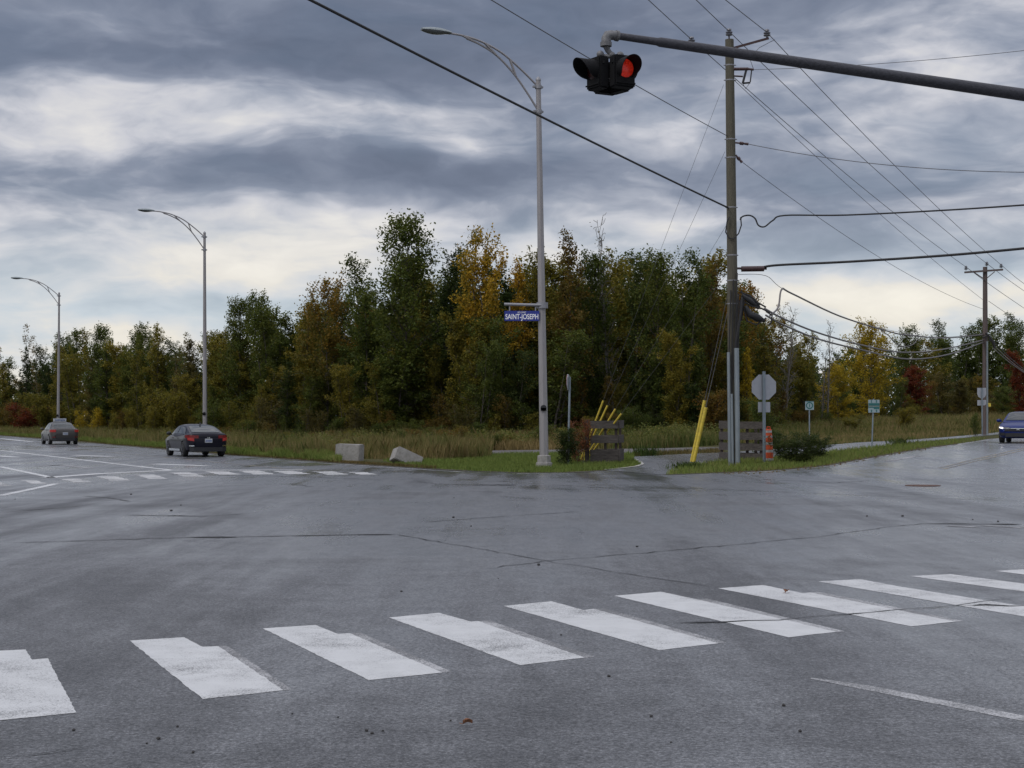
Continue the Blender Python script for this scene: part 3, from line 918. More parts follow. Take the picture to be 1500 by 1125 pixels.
# (px, distance, top row, half width px, shape, leaf, name, label)
TREES = [
    (10, 200, 528, 22, 'slim_a', 'dark', 'dark leafy tree at the far left end of the woods'),
    (38, 192, 506, 20, 'spruce', 'deep', 'dark pointed conifer left of the farthest street lamp'),
    (52, 198, 484, 22, 'sparse', 'rust', 'thin tree with a sparse reddish top rising left of the farthest street lamp'),
    (74, 182, 512, 22, 'tall_b', 'deep', 'dark green tree directly behind the farthest street lamp pole'),
    (106, 174, 486, 18, 'slim_b', 'dark', 'slender dark tree just right of the farthest street lamp'),
    (148, 160, 487, 26, 'tall_a', 'dark', 'dark green bushy tree above and right of the grey sedan'),
    (190, 150, 478, 26, 'tall_b', 'dark', 'green tree second right of the farthest street lamp, slightly taller than its neighbours'),
    (228, 140, 482, 24, 'slim_a', 'olive', 'olive tree turning yellow midway between the two left street lamps'),
    (258, 136, 497, 26, 'sparse', 'brown', 'half bare brownish tree left of the middle street lamp'),
    (284, 128, 500, 22, 'slim_b', 'brown', 'dull brown slim tree just left of the middle street lamp pole'),
    (316, 122, 492, 26, 'round_b', 'olive', 'yellow green tree just right of the middle street lamp pole'),
    (352, 116, 449, 26, 'tall_a', 'dark', 'dark green tree, first of the pair of tall ones right of the middle street lamp'),
    (400, 110, 438, 34, 'tall_c', 'dark', 'broad dark green tree, second of the tall pair right of the middle street lamp'),
    (442, 104, 452, 28, 'round_b', 'olive', 'olive tree left of the orange one near the middle of the woods'),
    (480, 101, 427, 34, 'round_a', 'orange', 'orange yellow tree left of the tallest green tree'),
    (518, 100, 455, 26, 'tall_b', 'orange', 'smaller orange brown tree touching the left side of the tallest green tree'),
    (548, 97, 384, 44, 'tall_b', 'dark', 'tall green tree forming the left shoulder of the tallest tree'),
    (594, 94, 336, 62, 'tall_a', 'dark', 'tallest dark green tree in the woods, left of the golden tree'),
    (642, 95, 372, 40, 'tall_b', 'deep', 'slender dark tree between the tallest green tree and the golden tree'),
    (684, 91, 440, 30, 'round_b', 'olive', 'low yellow green tree standing in front of the tall golden tree'),
    (722, 90, 347, 42, 'tall_c', 'gold', 'tall golden yellow tree behind the blue street name sign'),
    (762, 93, 392, 26, 'slim_a', 'gold', 'narrower golden tree between the tall golden tree and the near lamp post'),
    (806, 94, 376, 28, 'tall_b', 'olive', 'olive tree right behind the near street lamp post'),
    (836, 91, 352, 28, 'slim_a', 'rust', 'tall slim tree with reddish top just right of the near lamp post'),
    (868, 93, 388, 30, 'tall_a', 'dark', 'dark green tree left of the bare grey tree'),
    (893, 93, 332, 30, 'bare', 'brown', 'tall bare grey tree sticking up above the green woods'),
    (926, 92, 392, 32, 'tall_b', 'deep', 'dark green tree right of the bare grey tree'),
    (964, 90, 386, 34, 'tall_a', 'dark', 'dark green tree above the left wooden planter'),
    (1006, 89, 384, 32, 'tall_c', 'dark', 'dark green tree left of the near utility pole, in front of the yellow guy guard'),
    (1046, 91, 392, 30, 'slim_a', 'rust', 'slim tree turning red directly left of the near utility pole'),
    (1092, 97, 428, 34, 'round_b', 'orange', 'tree with orange leaves directly right of the near utility pole'),
    (1126, 106, 455, 28, 'sparse', 'rust', 'thin half bare tree behind the stop sign'),
    (1150, 118, 458, 34, 'bare', 'brown', 'bare twiggy tree right of the stop sign'),
    (1182, 124, 496, 30, 'round_b', 'olive', 'olive tree behind the green walking trail sign'),
    (1208, 128, 478, 30, 'bare', 'brown', 'second bare tree, between the trail sign and the yellow tree'),
    (1228, 134, 540, 28, 'round_a', 'yellow', 'lower lime yellow tree at the left side of the big yellow tree'),
    (1276, 150, 483, 40, 'round_a', 'yellow', 'big round yellow tree left of the red one'),
    (1345, 165, 541, 30, 'round_b', 'red', 'deep red tree midway between the yellow tree and the far utility pole'),
    (1392, 215, 474, 24, 'tall_b', 'dark', 'tall dark green tree rising above the far woods left of the far utility pole'),
    (1402, 168, 560, 30, 'round_b', 'brown', 'dull brown green tree just left of the far utility pole'),
    (1436, 190, 556, 26, 'round_a', 'orange', 'orange tree low behind the far utility pole'),
    (1474, 190, 478, 30, 'tall_c', 'dark', 'dark green tree right of the far utility pole'),
    (1492, 170, 520, 24, 'round_b', 'red', 'reddish tree at the right edge above the blue car'),
    (1470, 160, 570, 26, 'round_a', 'dark', 'green rounded tree behind the blue car'),
]
for px, d, top, hw, key, leaf, label in TREES:
    g = GD(px, d); h = P(px, top, d).z - g.z
    tm, cm, H, R_ = SHAPES[key]
    ws = (hw / F * d) / (R_ * h / H)
    ws = max(.85, min(1.7, ws * 1.12))
    nm = 'conifer_tree' if key == 'spruce' else ('bare_tree' if key == 'bare' else 'deciduous_tree')
    plant(nm, key, g, h, ws, leaf, label, 'tree', 'trees along the front of the woods')

# front distance of the woods and their filled height, by photo column
FPX = [-150, 0, 100, 200, 300, 400, 500, 600, 720, 800, 900, 1000, 1060, 1100, 1150, 1220, 1300, 1400, 1500, 1650]
FD = [250, 205, 176, 148, 124, 109, 100, 95, 91, 93, 92, 90, 93, 98, 118, 136, 165, 185, 190, 200]
FTOP = [540, 540, 508, 502, 515, 474, 468, 404, 420, 408, 404, 404, 412, 455, 500, 512, 506, 488, 486, 486]

# second row: trees standing behind the front ones
KIN = {'dark': 'dark green', 'deep': 'deep green', 'olive': 'olive green', 'rust': 'rusty brown', 'orange': 'orange tinted'}
px = -20.0
while px < 1520:
    d = np.interp(px, FPX, FD) * random.uniform(1.05, 1.13)
    top = np.interp(px, FPX, FTOP) + random.uniform(-22, 26)
    leaf = random.choice(['dark', 'deep', 'dark', 'olive', 'dark', 'olive', 'dark'])
    key = random.choice(['tall_a', 'tall_b', 'tall_c', 'slim_a', 'round_a', 'round_b'])
    g = GD(px, d); h = P(px, top, d).z - g.z
    plant('deciduous_tree', key, g, h, random.uniform(.95, 1.3), leaf, KIN[leaf] + ' tree in the second row, partly hidden by the front trees of the woods', 'tree', KIN[leaf] + ' trees in the second row of the woods')
    px += random.uniform(24, 36)

# young trees in front, leafy to the ground
KIN2 = {'dark': 'dark green', 'olive': 'olive', 'rust': 'rusty', 'brown': 'brownish', 'yellow': 'yellowish', 'deep': 'deep green', 'orange': 'orange'}
px = -10.0
while px < 1500:
    d = np.interp(px, FPX, FD) * random.uniform(.95, 1.02)
    hpx = random.uniform(70, 175)
    leaf = random.choice(['olive', 'dark', 'dark', 'deep', 'olive', 'dark', 'yellow', 'rust', 'deep', 'olive'])
    if px < 330: leaf = random.choice(['olive', 'dark', 'olive', 'brown', 'dark', 'olive']); hpx *= .8
    if px > 1130: leaf = random.choice(['olive', 'brown', 'olive', 'rust', 'dark']); hpx = random.uniform(35, 70)
    key = random.choice(['slim_a', 'round_b', 'round_c', 'round_c', 'slim_b', 'tall_b'])
    g = GD(px, d)
    plant('young_tree', key, g, hpx / F * d, random.uniform(1.0, 1.7), leaf, KIN2[leaf] + ' young tree, leafy to the ground, at the front of the woods', 'tree', KIN2[leaf] + ' young trees at the front of the woods')
    px += random.uniform(17, 30)
# undergrowth shrubs at the foot of the woods
px = -15.0
while px < 1500:
    d = np.interp(px, FPX, FD) * random.uniform(.925, .99)
    hpx = random.uniform(28, 62)
    if px > 1150: hpx *= .62
    leaf = random.choice(['olive', 'dark', 'olive', 'rust', 'brown', 'deep', 'dark', 'olive'])
    if 60 < px < 330: leaf = random.choice(['olive', 'olive', 'brown', 'dark', 'rust', 'olive', 'yellow'])
    if px > 1200: leaf = random.choice(['olive', 'brown', 'rust', 'dark', 'orange'])
    key = random.choice(['shrub_a', 'shrub_b', 'shrub_c', 'shrub_b'])
    g = GD(px, d); h = hpx / F * d
    plant('shrub', key, g, h, random.uniform(.9, 1.3), leaf, KIN2[leaf] + ' shrub growing at the foot of the woods', 'shrub', KIN2[leaf] + ' shrubs along the foot of the woods')
    px += random.uniform(15, 26)
# low scrub creeping out into the meadow
px = 330.0
while px < 860:
    d = np.interp(px, FPX, FD) * random.uniform(.80, .93)
    leaf = random.choice(['olive', 'dark', 'olive', 'rust', 'brown', 'dark'])
    g = GD(px, d); h = random.uniform(13, 30) / F * d
    plant('shrub', random.choice(['shrub_a', 'shrub_b', 'shrub_c']), g, h, random.uniform(1.0, 1.6), leaf, 'low ' + KIN2[leaf] + ' scrub creeping out of the woods into the meadow', 'shrub', 'low ' + KIN2[leaf] + ' scrub in the meadow')
    px += random.uniform(12, 34)
plant('shrub', 'shrub_c', GD(38, 178), 3.0, 1.5, 'red', 'red leaved low shrub beside the road left of the grey sedan', 'shrub')

# deep wood behind, one mass
n = 170000
wpx = rng.uniform(-140, 1640, n)
wd = np.interp(wpx, FPX, FD) * rng.uniform(1.10, 1.30, n)
wt = np.interp(wpx, FPX, FTOP) + 26 + 16 * np.sin(wpx * .09) + 10 * np.sin(wpx * .23 + 1)
wx = (wpx - 750) / F * wd
wz0 = np.array([gz(a, b) for a, b in zip(wx, wd)])
wh = CAMZ + (615 - wt) / F * wd
wz = wz0 + (wh - wz0) * rng.uniform(0, 1, n)**1.15
cent = np.stack([wx, wd, wz], 1)
cl = rng.normal(0, .5, (n // 30, 3)); cent += cl[rng.integers(0, len(cl), n)] * .6
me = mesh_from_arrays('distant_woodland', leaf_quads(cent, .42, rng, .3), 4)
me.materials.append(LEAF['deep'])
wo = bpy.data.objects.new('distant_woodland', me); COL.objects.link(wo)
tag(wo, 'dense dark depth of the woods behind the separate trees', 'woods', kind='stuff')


# unseen woods added left of the frame for cars and wet road to reflect
n = 32000
ww = rng.uniform(0, 260, n); wb = rng.uniform(0, 9, n)
wx = -52 + UL.x * ww - SN[0] * wb; wy = 40 + UL.y * ww - SN[1] * wb
top_ = 8.5 + 2.2 * np.sin(ww * .31) + 1.4 * np.sin(ww * .83 + 1)
cent = np.stack([wx, wy, top_ * rng.uniform(0, 1, n)], 1)
me = mesh_from_arrays('added_reflection_woodland', leaf_quads(cent, .75, rng, .3), 4); me.materials.append(LEAF['deep'])
o = bpy.data.objects.new('added_reflection_woodland', me); COL.objects.link(o)
tag(o, 'unseen dark woods added beyond the left road for the cars to reflect', 'woods', kind='stuff')

# ------------------------------------------------------------------ grasses
def blades(name, bases, hts, widths, mat, rg, bend=.35, label=None):
    n = len(bases)
    a = rg.uniform(0, 6.283, n)
    side = np.stack([np.cos(a), np.sin(a), np.zeros(n)], 1) * widths[:, None] * .5
    b2 = rg.uniform(0, 6.283, n)
    lean = np.stack([np.cos(b2), np.sin(b2), np.zeros(n)], 1) * (hts * rg.uniform(0, bend, n))[:, None]
    mid = bases + lean * .35 + np.stack([np.zeros(n), np.zeros(n), hts * .6], 1)
    tip = bases + lean + np.stack([np.zeros(n), np.zeros(n), hts], 1)
    q = np.stack([bases - side, bases + side, mid + side * .7, tip, mid - side * .7], 1).reshape(-1, 3)
    me = mesh_from_arrays(name, q, 5)
    me.materials.append(mat)
    o = bpy.data.objects.new(name, me); COL.objects.link(o)
    tag(o, label, 'grass', kind='stuff')
    return o


def in_poly(x, y, poly):
    c = np.zeros(len(x), bool); n = len(poly); j = n - 1
    for i in range(n):
        xi, yi = poly[i]; xj, yj = poly[j]
        c ^= ((yi > y) != (yj > y)) & (x < (xj - xi) * (y - yi) / (yj - yi + 1e-12) + xi)
        j = i
    return c


road_xy = [(p[0], p[1]) for p in road]
path_xy = [(p[0], p[1]) for p in path + [pe, pe + Vector((2, -1, 0))] + pn]
grav_xy = [(p[0], p[1]) for p in px_poly([(600, 671), (650, 667), (760, 664.5), (925, 663.5), (1060, 660), (1060, 655), (960, 657), (880, 658), (720, 660), (650, 664)])]


def scatter(pxr, dlo, dhi, n, rg, keep_off=(road_xy, path_xy, grav_xy)):
    px_ = rg.uniform(pxr[0], pxr[1], n)
    lo = np.interp(px_, dlo[0], dlo[1]); hi = np.interp(px_, dhi[0], dhi[1])
    d = lo + (hi - lo) * rg.uniform(0, 1, n)
    x = (px_ - 750) / F * d
    ok = np.ones(n, bool)
    for p in keep_off: ok &= ~in_poly(x, d, p)
    x, d = x[ok], d[ok]
    z = np.array([gz(a, b) for a, b in zip(x, d)])
    return np.stack([x, d, z - .01], 1)


GR = {
    'green': grass_mat('short_green_grass', [(0, (.080, .120, .032)), (.5, (.150, .200, .050)), (.85, (.21, .235, .072)), (1, (.26, .22, .10))], .8),
    'tall':  grass_mat('tall_autumn_grass', [(0, (.050, .078, .022)), (.40, (.095, .118, .034)), (.58, (.160, .142, .055)), (.80, (.23, .180, .085)), (1, (.28, .21, .105))], .30),
    'dry':   grass_mat('dry_tan_grass', [(0, (.12, .105, .040)), (.5, (.22, .165, .072)), (1, (.34, .26, .135))], .4),
    'weed':  grass_mat('dark_weeds', [(0, (.026, .046, .014)), (.6, (.055, .085, .022)), (1, (.11, .12, .035))], .4),
    'edge':  grass_mat('brown_verge_grass', [(0, (.070, .076, .026)), (.45, (.13, .105, .044)), (1, (.21, .14, .070))], .6),
}


def clump(b, lo, hi, size=1.6, seed=1):
    """grass grows in clumps: one height factor per patch, smoothly mixed"""
    q = b[:, :2] / size
    f = .5 + .25 * np.sin(q[:, 0] * 1.7 + 2.1 * np.sin(q[:, 1] * .9 + seed)) + .25 * np.sin(q[:, 1] * 1.3 + 1.7 * np.sin(q[:, 0] * 1.1 + seed * 2))
    return lo + (hi - lo) * np.clip(f, 0, 1)


EPX = [-60, 0, 170, 340, 490, 600, 690]
ED = [edge[0].y * 1.22, edge[0].y, edge[1].y, edge[2].y, edge[3].y, edge[4].y, edge[5].y]
WPX, WD = FPX, [v * .985 for v in FD]
# meadow between the left road and the woods
TPX = [-60, 0, 170, 340, 470, 485, 640, 690, 800]
TD = [ED[0] + 2.2, ED[1] + 2.2, ED[2] + 2.2, ED[3] + 2.2, ED[4] + 2.8, ED[4] + 7, ED[5] + 9, ED[5] + 11, 70]
b = scatter((-60, 720), (TPX, TD), (WPX, WD), 170000, rng)
h = rng.uniform(.25, .85, len(b)) * clump(b, .4, 1.35) * np.where(rng.random(len(b)) < .03, 1.4, 1)
blades('tall_meadow_grass', b, h, rng.uniform(.015, .035, len(b)), GR['tall'], rng, .55, 'tall olive and tan meadow grass between the left road and the woods')
b = scatter((-60, 500), (EPX, [e + .15 for e in ED]), (EPX, [e + 3.5 for e in ED]), 52000, rng)
h = rng.uniform(.10, .42, len(b)) * clump(b, .5, 1.3, 1.1, 3)
blades('verge_grass', b, h, rng.uniform(.015, .035, len(b)), GR['green'], rng, .5, 'green roadside grass along the left road')
b = scatter((-60, 640), (EPX, [e + .02 for e in ED]), (EPX, [e + .9 for e in ED]), 18000, rng)
blades('verge_fringe_grass', b, rng.uniform(.04, .14, len(b)), rng.uniform(.015, .03, len(b)), GR['edge'], rng, .7, 'short brownish grass fringe at the edge of the left road')
# dry tall clumps right of the concrete blocks
b = scatter((520, 860), ([520, 600, 860], [70, 68, 74]), ([520, 860], [88, 88]), 40000, rng)
blades('dry_meadow_grass', b, rng.uniform(.2, .75, len(b)) * clump(b, .35, 1.2, 1.4, 5), rng.uniform(.02, .045, len(b)), GR['dry'], rng, .55, 'dry tan grass clumps behind the concrete blocks')
b = scatter((860, 1230), ([860, 1060, 1230], [68, 72, 84]), ([860, 1060, 1230], [90, 92, 130]), 46000, rng)
blades('rough_grass', b, rng.uniform(.2, .7, len(b)) * clump(b, .4, 1.3, 1.6, 7), rng.uniform(.02, .05, len(b)), GR['tall'], rng, .55, 'rough olive grass beyond the gravel path')
b = scatter((1130, 1560), ([1130, 1140, 1200, 1300, 1430, 1560], [path[7].y, path[7].y + .3, path[8].y + .3, path[9].y + .3, path[10].y + .5, path[10].y + 14]), ([1130, 1300, 1560], [116, 160, 178]), 90000, rng)
blades('field_grass', b, rng.uniform(.2, .8, len(b)) * clump(b, .35, 1.4, 2.5, 9) * np.clip((b[:, 1] - 70) / 40, .35, 1.2), rng.uniform(.03, .07, len(b)), GR['tall'], rng, .5, 'tall weedy grass between the cycle path and the far trees')


def scatter_px(poly, n, rg, keep_off=(road_xy, path_xy)):
    xs = np.array([p[0] for p in poly]); ys = np.array([p[1] for p in poly])
    x = rg.uniform(xs.min(), xs.max(), n); y = rg.uniform(ys.min(), ys.max(), n)
    ok = in_poly(x, y, poly); pts = [G(a, b_) for a, b_ in zip(x[ok], y[ok])]
    a = np.array([[p.x, p.y, p.z - .008] for p in pts])
    ok = np.ones(len(a), bool)
    for p in keep_off: ok &= ~in_poly(a[:, 0], a[:, 1], p)
    return a[ok]


b = scatter_px([(560, 675), (640, 668), (760, 664), (930, 664), (945, 682), (885, 690), (800, 693.5), (690, 692), (600, 686)], 40000, rng)
blades('mown_grass', b, rng.uniform(.05, .17, len(b)), rng.uniform(.012, .028, len(b)), GR['green'], rng, .6, 'short green grass round the base of the near street lamp')
b = scatter_px([(965, 698), (1005, 682), (1060, 674), (1130, 671), (1215, 662), (1300, 653), (1430, 639), (1446, 643), (1400, 652), (1300, 668), (1210, 684), (1100, 693)], 52000, rng)
blades('corner_grass', b, rng.uniform(.05, .20, len(b)) * np.clip(1.15 - (b[:, 1] - 58) / 40, .45, 1.0), rng.uniform(.012, .03, len(b)), GR['green'], rng, .6, 'green grass wedge at the corner below the near utility pole')
b = scatter_px([(1000, 697), (1060, 691), (1150, 686.5), (1210, 680.5), (1300, 664), (1400, 649), (1446, 642), (1446, 645), (1400, 652), (1300, 668), (1210, 684), (1100, 693)], 16000, rng)
blades('corner_fringe_grass', b, rng.uniform(.04, .13, len(b)), rng.uniform(.015, .03, len(b)), GR['edge'], rng, .7, 'brownish grass fringe along the right road edge')
b = scatter_px([(930, 664.5), (1000, 662), (1060, 659), (1060, 663), (1000, 666), (930, 669)], 6000, rng)
blades('path_edge_grass', b, rng.uniform(.05, .2, len(b)), rng.uniform(.015, .03, len(b)), GR['edge'], rng, .6, 'thin grass strip between the gravel path and the cycle path')
# leafy weeds growing through the meadow
b = scatter((-60, 1500), ([-60, 0, 170, 340, 480, 640, 860, 1060, 1150, 1300, 1560], [TD[0], TD[1] + 1, TD[2] + 1, TD[3] + 1, TD[4] + 4, 74, 74, 76, 92, 108, 134]), (WPX, WD), 1500, rng)
k = 60
cc = np.repeat(b, k, 0); hh_ = np.repeat(rng.uniform(.35, 1.0, len(b)), k)
cc = cc + np.stack([rng.normal(0, .22, len(cc)), rng.normal(0, .22, len(cc)), hh_ * rng.uniform(.1, 1.05, len(cc))], 1)
me = mesh_from_arrays('meadow_weeds', leaf_quads(cc, .10, rng, .3), 4); me.materials.append(LEAF['weedy'])
o = bpy.data.objects.new('meadow_weeds', me); COL.objects.link(o); tag(o, 'leafy olive weeds scattered through the tall meadow grass', 'weeds', kind='stuff')
# autumn leaves blown against the right road edge and the planters
b = np.concatenate([scatter_px([(1040, 694), (1150, 687.5), (1210, 681.5), (1300, 665), (1400, 650.5), (1400, 653), (1300, 669), (1210, 686), (1100, 696)], 3800, rng, ()),
                    scatter_px([(840, 684), (935, 676), (940, 682), (890, 689), (830, 692)], 1800, rng, ())])
b[:, 2] += .03
me = mesh_from_arrays('leaf_litter', leaf_quads(b, .075, rng, 2.0, .7), 4); me.materials.append(LEAF['rust'])
o = bpy.data.objects.new('leaf_litter', me); COL.objects.link(o); tag(o, 'fallen autumn leaves gathered along the right road edge and the left planter', 'leaves', kind='stuff')
# weed tufts on the corner and the field
for pxw, pyw, hh, lab in [(1006, 687, .28, 'dark weed tuft at the tip of the corner grass'), (1318, 652, .4, 'dark weed tuft on the verge near the sign cluster'),
                          (945, 668, .55, 'dark weed tuft beside the left wooden planter')]:
    g = G(pxw, pyw); k = 260
    bb = np.array([[g.x, g.y, g.z]]) + np.concatenate([rng.normal(0, .28, (k, 2)), np.zeros((k, 1))], 1)
    o = blades('weed_tuft', bb, rng.uniform(.5, 1, k) * hh, rng.uniform(.012, .025, k), GR['weed'], rng, .8, lab)


# ------------------------------------------------------------------ bushes near the corner
plant('shrub', 'shrub_c', G(1168, 679.5), .92, 1.9, 'deep', 'rounded dark green bush right of the striped orange marker', 'bush')
plant('shrub', 'shrub_a', GD(1150, 57.5), .85, 1.5, 'deep', 'dark green bush touching the back of the striped orange marker', 'bush')
plant('shrub', 'shrub_c', GD(1191, 55.5), .80, 1.9, 'deep', 'small dark green bush at the right end of the corner bushes', 'bush')
plant('shrub', 'shrub_a', GD(1122, 62), 1.9, .9, 'dark', 'taller green bush standing behind the stop sign', 'bush')
plant('shrub', 'shrub_a', GD(832, 53.6), 1.12, 1.15, 'deep', 'dark green lower bush left of the left wooden planter', 'bush')
plant('shrub', 'shrub_b', GD(846, 55.4), 1.40, 1.0, 'redbush', 'reddish bush behind the left wooden planter', 'bush')
plant('shrub', 'shrub_b', GD(1430, 93), 1.2, .9, 'dark', 'small green bush at the foot of the far utility pole', 'bush')
plant('shrub', 'shrub_a', GD(1325, 108), 1.5, 1.3, 'olive', 'dull green bush beside the cycle path right of the sign cluster', 'bush')
plant('shrub', 'shrub_c', GD(1250, 106), 1.1, 1.4, 'olive', 'grey green bush left of the sign cluster', 'bush')


# ------------------------------------------------------------------ street lamps
def rot_path(pts): return [Vector(p) for p in pts]


ARM = Vector((-.902, -.432, 0))          # lamps reach out over the left road
PERP = Vector((.432, -.902, 0))


def street_lamp(px, d, base, top, label, lean=0.0):
    h = P(px, top, d).z - base.z
    e = empty('street_lamp', base); tag(e, label, 'street lamp', 'street lamps along the left road')
    lv = Vector((lean, 0, 0))
    mb = MB(); k = 14
    mb.tube([lv * (i / k) + Vector((0, 0, .34 + (h - .34) * i / k)) for i in range(k + 1)], [.150 - .068 * (i / k) for i in range(k + 1)], 8)
    pole = mb.build('pole', M['lamp_paint'], e, True)
    cp = MB(); cp.lathe([(.09, h - .002), (.09, h + .05), (.05, h + .10), (.012, h + .14)], 10, None, lv); cp.build('pole_cap', M['galv'], e, True)
    bs = MB(); bs.lathe([(.30, 0), (.29, .17), (.245, .18), (.235, .40), (.16, .42)], 8, Matrix.Rotation(R(22.5), 3, 'Z')); bs.build('base', M['concrete'], e)
    hd = MB(); hd.box((-.02, -.155, 1.95), (.20, .06, .10)); hd.lathe([(.10, -.03), (.10, .03)], 14, Matrix.Rotation(R(90), 3, 'X'), (-.02, -.155, 2.0)); hd.build('access_cover', M['dark'], e)
    up = [(0, -.22), (.60, .28), (1.35, .80), (2.1, 1.10), (2.75, 1.22), (3.25, 1.25)]
    lo = [(0, -1.05), (.45, -.42), (.95, .18), (1.55, .70), (2.15, 1.0), (2.62, 1.14)]
    def pt(a, z): return lv * ((h + z) / h) + ARM * a + Vector((0, 0, h + z))
    def curve(c):
        c = np.array(c); t = np.arange(len(c)); tt = np.linspace(0, len(c) - 1, 26)
        out = []
        for q in tt:   # Catmull-Rom
            i = min(int(q), len(c) - 2); f = q - i
            p0, p1, p2, p3 = c[max(i - 1, 0)], c[i], c[i + 1], c[min(i + 2, len(c) - 1)]
            out.append(.5 * ((2 * p1) + (-p0 + p2) * f + (2 * p0 - 5 * p1 + 4 * p2 - p3) * f * f + (-p0 + 3 * p1 - 3 * p2 + p3) * f**3))
        return out
    cu, cl_ = curve(up), curve(lo)
    am = MB()
    am.tube([pt(*q) for q in cu], .034, 8); am.tube([pt(*q) for q in cl_], .034, 8)
    for i, j in ((8, 8), (14, 14), (20, 21)):
        am.bar(pt(*cu[i]), pt(*cl_[min(25, j + 1)]), .085, .05)
    am.build('bracket_arm', M['lamp_paint'], e, True)
    for z in (-.22, -1.05):
        c = MB(); c.lathe([(.115, -.06), (.115, .06)], 12, None, pt(0, z)); c.box(pt(.02, z), (.36, .10, .06), math.atan2(ARM.y, ARM.x)); c.build('clamp', M['galv'], e)
    # cobra head
    hx = 3.2; L_ = 1.02
    rows = []; rows2 = []
    for i in range(13):
        s = i / 12; a = hx + s * L_
        w = .05 + .145 * math.sin(math.pi * min(1, .10 + .82 * s))**.7 if s < .97 else .10
        zt = 1.25 + .02 * s; ht = .035 + .085 * math.sin(math.pi * min(1, .12 + .8 * s)); hb = .03 + .075 * math.sin(math.pi * max(0, min(1, (s - .12) / .9)))
        c = pt(a, zt - 0)
        rows.append([c + PERP * (w * math.cos(q)) + Vector((0, 0, ht * math.sin(q))) for q in np.linspace(math.pi, 0, 9)])
        rows2.append([c + PERP * (w * .96 * math.cos(q)) + Vector((0, 0, hb * math.sin(q) - .004)) for q in np.linspace(0, -math.pi, 9)])
    t = MB(); t.grid(rows); t.add(rows[-1], [tuple(range(9))]); t.add(rows[0], [tuple(range(9))])
    sh = t.build('lamp_head', M['lamp_shell'], e, True)
    t = MB(); t.grid(rows2); t.add(rows2[-1], [tuple(range(9))]); t.add(rows2[0], [tuple(range(9))])
    t.build('lens', M['lamp_lens'], sh, True)
    return e, h


L0 = G(797, 685)
street_lamp(788, L0.y, L0, 118, 'tall grey street lamp nearest the camera, carrying the blue street name sign', lean=-.19)
street_lamp(298, 98, GD(300.5, 98), 342, 'tall grey street lamp standing in the grass right behind the dark sedan', lean=-.09)
street_lamp(85, 140, GD(85.5, 140), 430, 'small looking distant grey street lamp behind the grey sedan')


# ------------------------------------------------------------------ street name sign on the near lamp
def text_obj(body, size, mat, parent, loc, rot, name='lettering', extrude=.003, width=None, offset=0.0):
    cu = bpy.data.curves.new(name, 'FONT'); cu.body = body; cu.size = size; cu.extrude = extrude; cu.align_x = 'CENTER'; cu.align_y = 'CENTER'
    cu.offset = offset
    o = bpy.data.objects.new(name, cu); COL.objects.link(o)
    bpy.context.view_layer.update()
    dg = bpy.context.evaluated_depsgraph_get()
    me = bpy.data.meshes.new_from_object(o.evaluated_get(dg))
    bpy.data.objects.remove(o)
    me.materials.clear(); me.materials.append(mat)
    if width:
        co = np.zeros(len(me.vertices) * 3); me.vertices.foreach_get('co', co); co = co.reshape(-1, 3)
        co[:, 0] -= (co[:, 0].max() + co[:, 0].min()) / 2
        co[:, 0] *= width / (co[:, 0].max() - co[:, 0].min()); me.vertices.foreach_set('co', co.ravel())
    o = bpy.data.objects.new(name, me); COL.objects.link(o)
    o.parent = parent; o.location = loc; o.rotation_euler = rot
    return o


d0 = L0.y
sg = P(790.5, 447, d0 - .14)
e = empty('street_name_sign', sg)
tag(e, 'blue street name sign reading SAINT-JOSEPH hanging from an arm on the near street lamp', 'street sign')
k = d0 / F
mb = MB(); mb.tube([(.06, 0, 0), (-.5, 0, .01), (-52 * k, 0, .03)], .052, 10); mb.build('support_arm', M['galv'], e, True)
mb = MB()
for xx in (-44 * k, -6 * k): mb.box((xx, 0, -.15), (.04, .02, .22))
mb.lathe([(.19, -.10), (.19, .10)], 14, None, (.09, .14, 0)); mb.build('hanger_clamp', M['galv'], e)
mb = MB(); mb.box((-26 * k, 0, -.36), (51 * k, .022, .335)); pn_ = mb.build('sign_panel', M['sign_blue'], e)
text_obj('SAINT-JOSEPH', .245, M['sign_white'], e, (-26 * k, -.0135, -.395), (R(90), 0, 0), 'street_name', width=48 * k, offset=.004)
text_obj('BOULEVARD', .085, M['sign_white'], e, (-26 * k, -.0135, -.245), (R(90), 0, 0), 'small_heading', width=12 * k)

# ------------------------------------------------------------------ utility pole near
UP = G(1076, 682)
du = UP.y
def U(px, py, dd=0.0): return P(px, py, du + dd) - UP
pole_top = U(1068.5, 58)
e = empty('utility_pole', UP)
tag(e, 'near wooden utility pole with steel conduits at its foot and many cables', 'utility pole')
mb = MB(); k = 16
mb.tube([pole_top * (i / k) + Vector((0, 0, -.1 if i == 0 else 0)) for i in range(k + 1)], [.20 - .055 * i / k for i in range(k + 1)], 16)
mb.build('pole', M['pole_wood'], e, True)


def axis_at(py):
    f = (682 - py) / (682 - 58)
    return pole_top * f


def insulator(mb, c, s=1.0, M3=None):
    prof = [(.035, 0), (.035, .05), (.12, .06), (.13, .09), (.06, .10), (.06, .13), (.12, .14), (.13, .17), (.06, .18), (.05, .22), (.09, .23), (.08, .28), (.04, .30)]
    mb.lathe([(r * s, h * s) for r, h in prof], 14, M3, c)


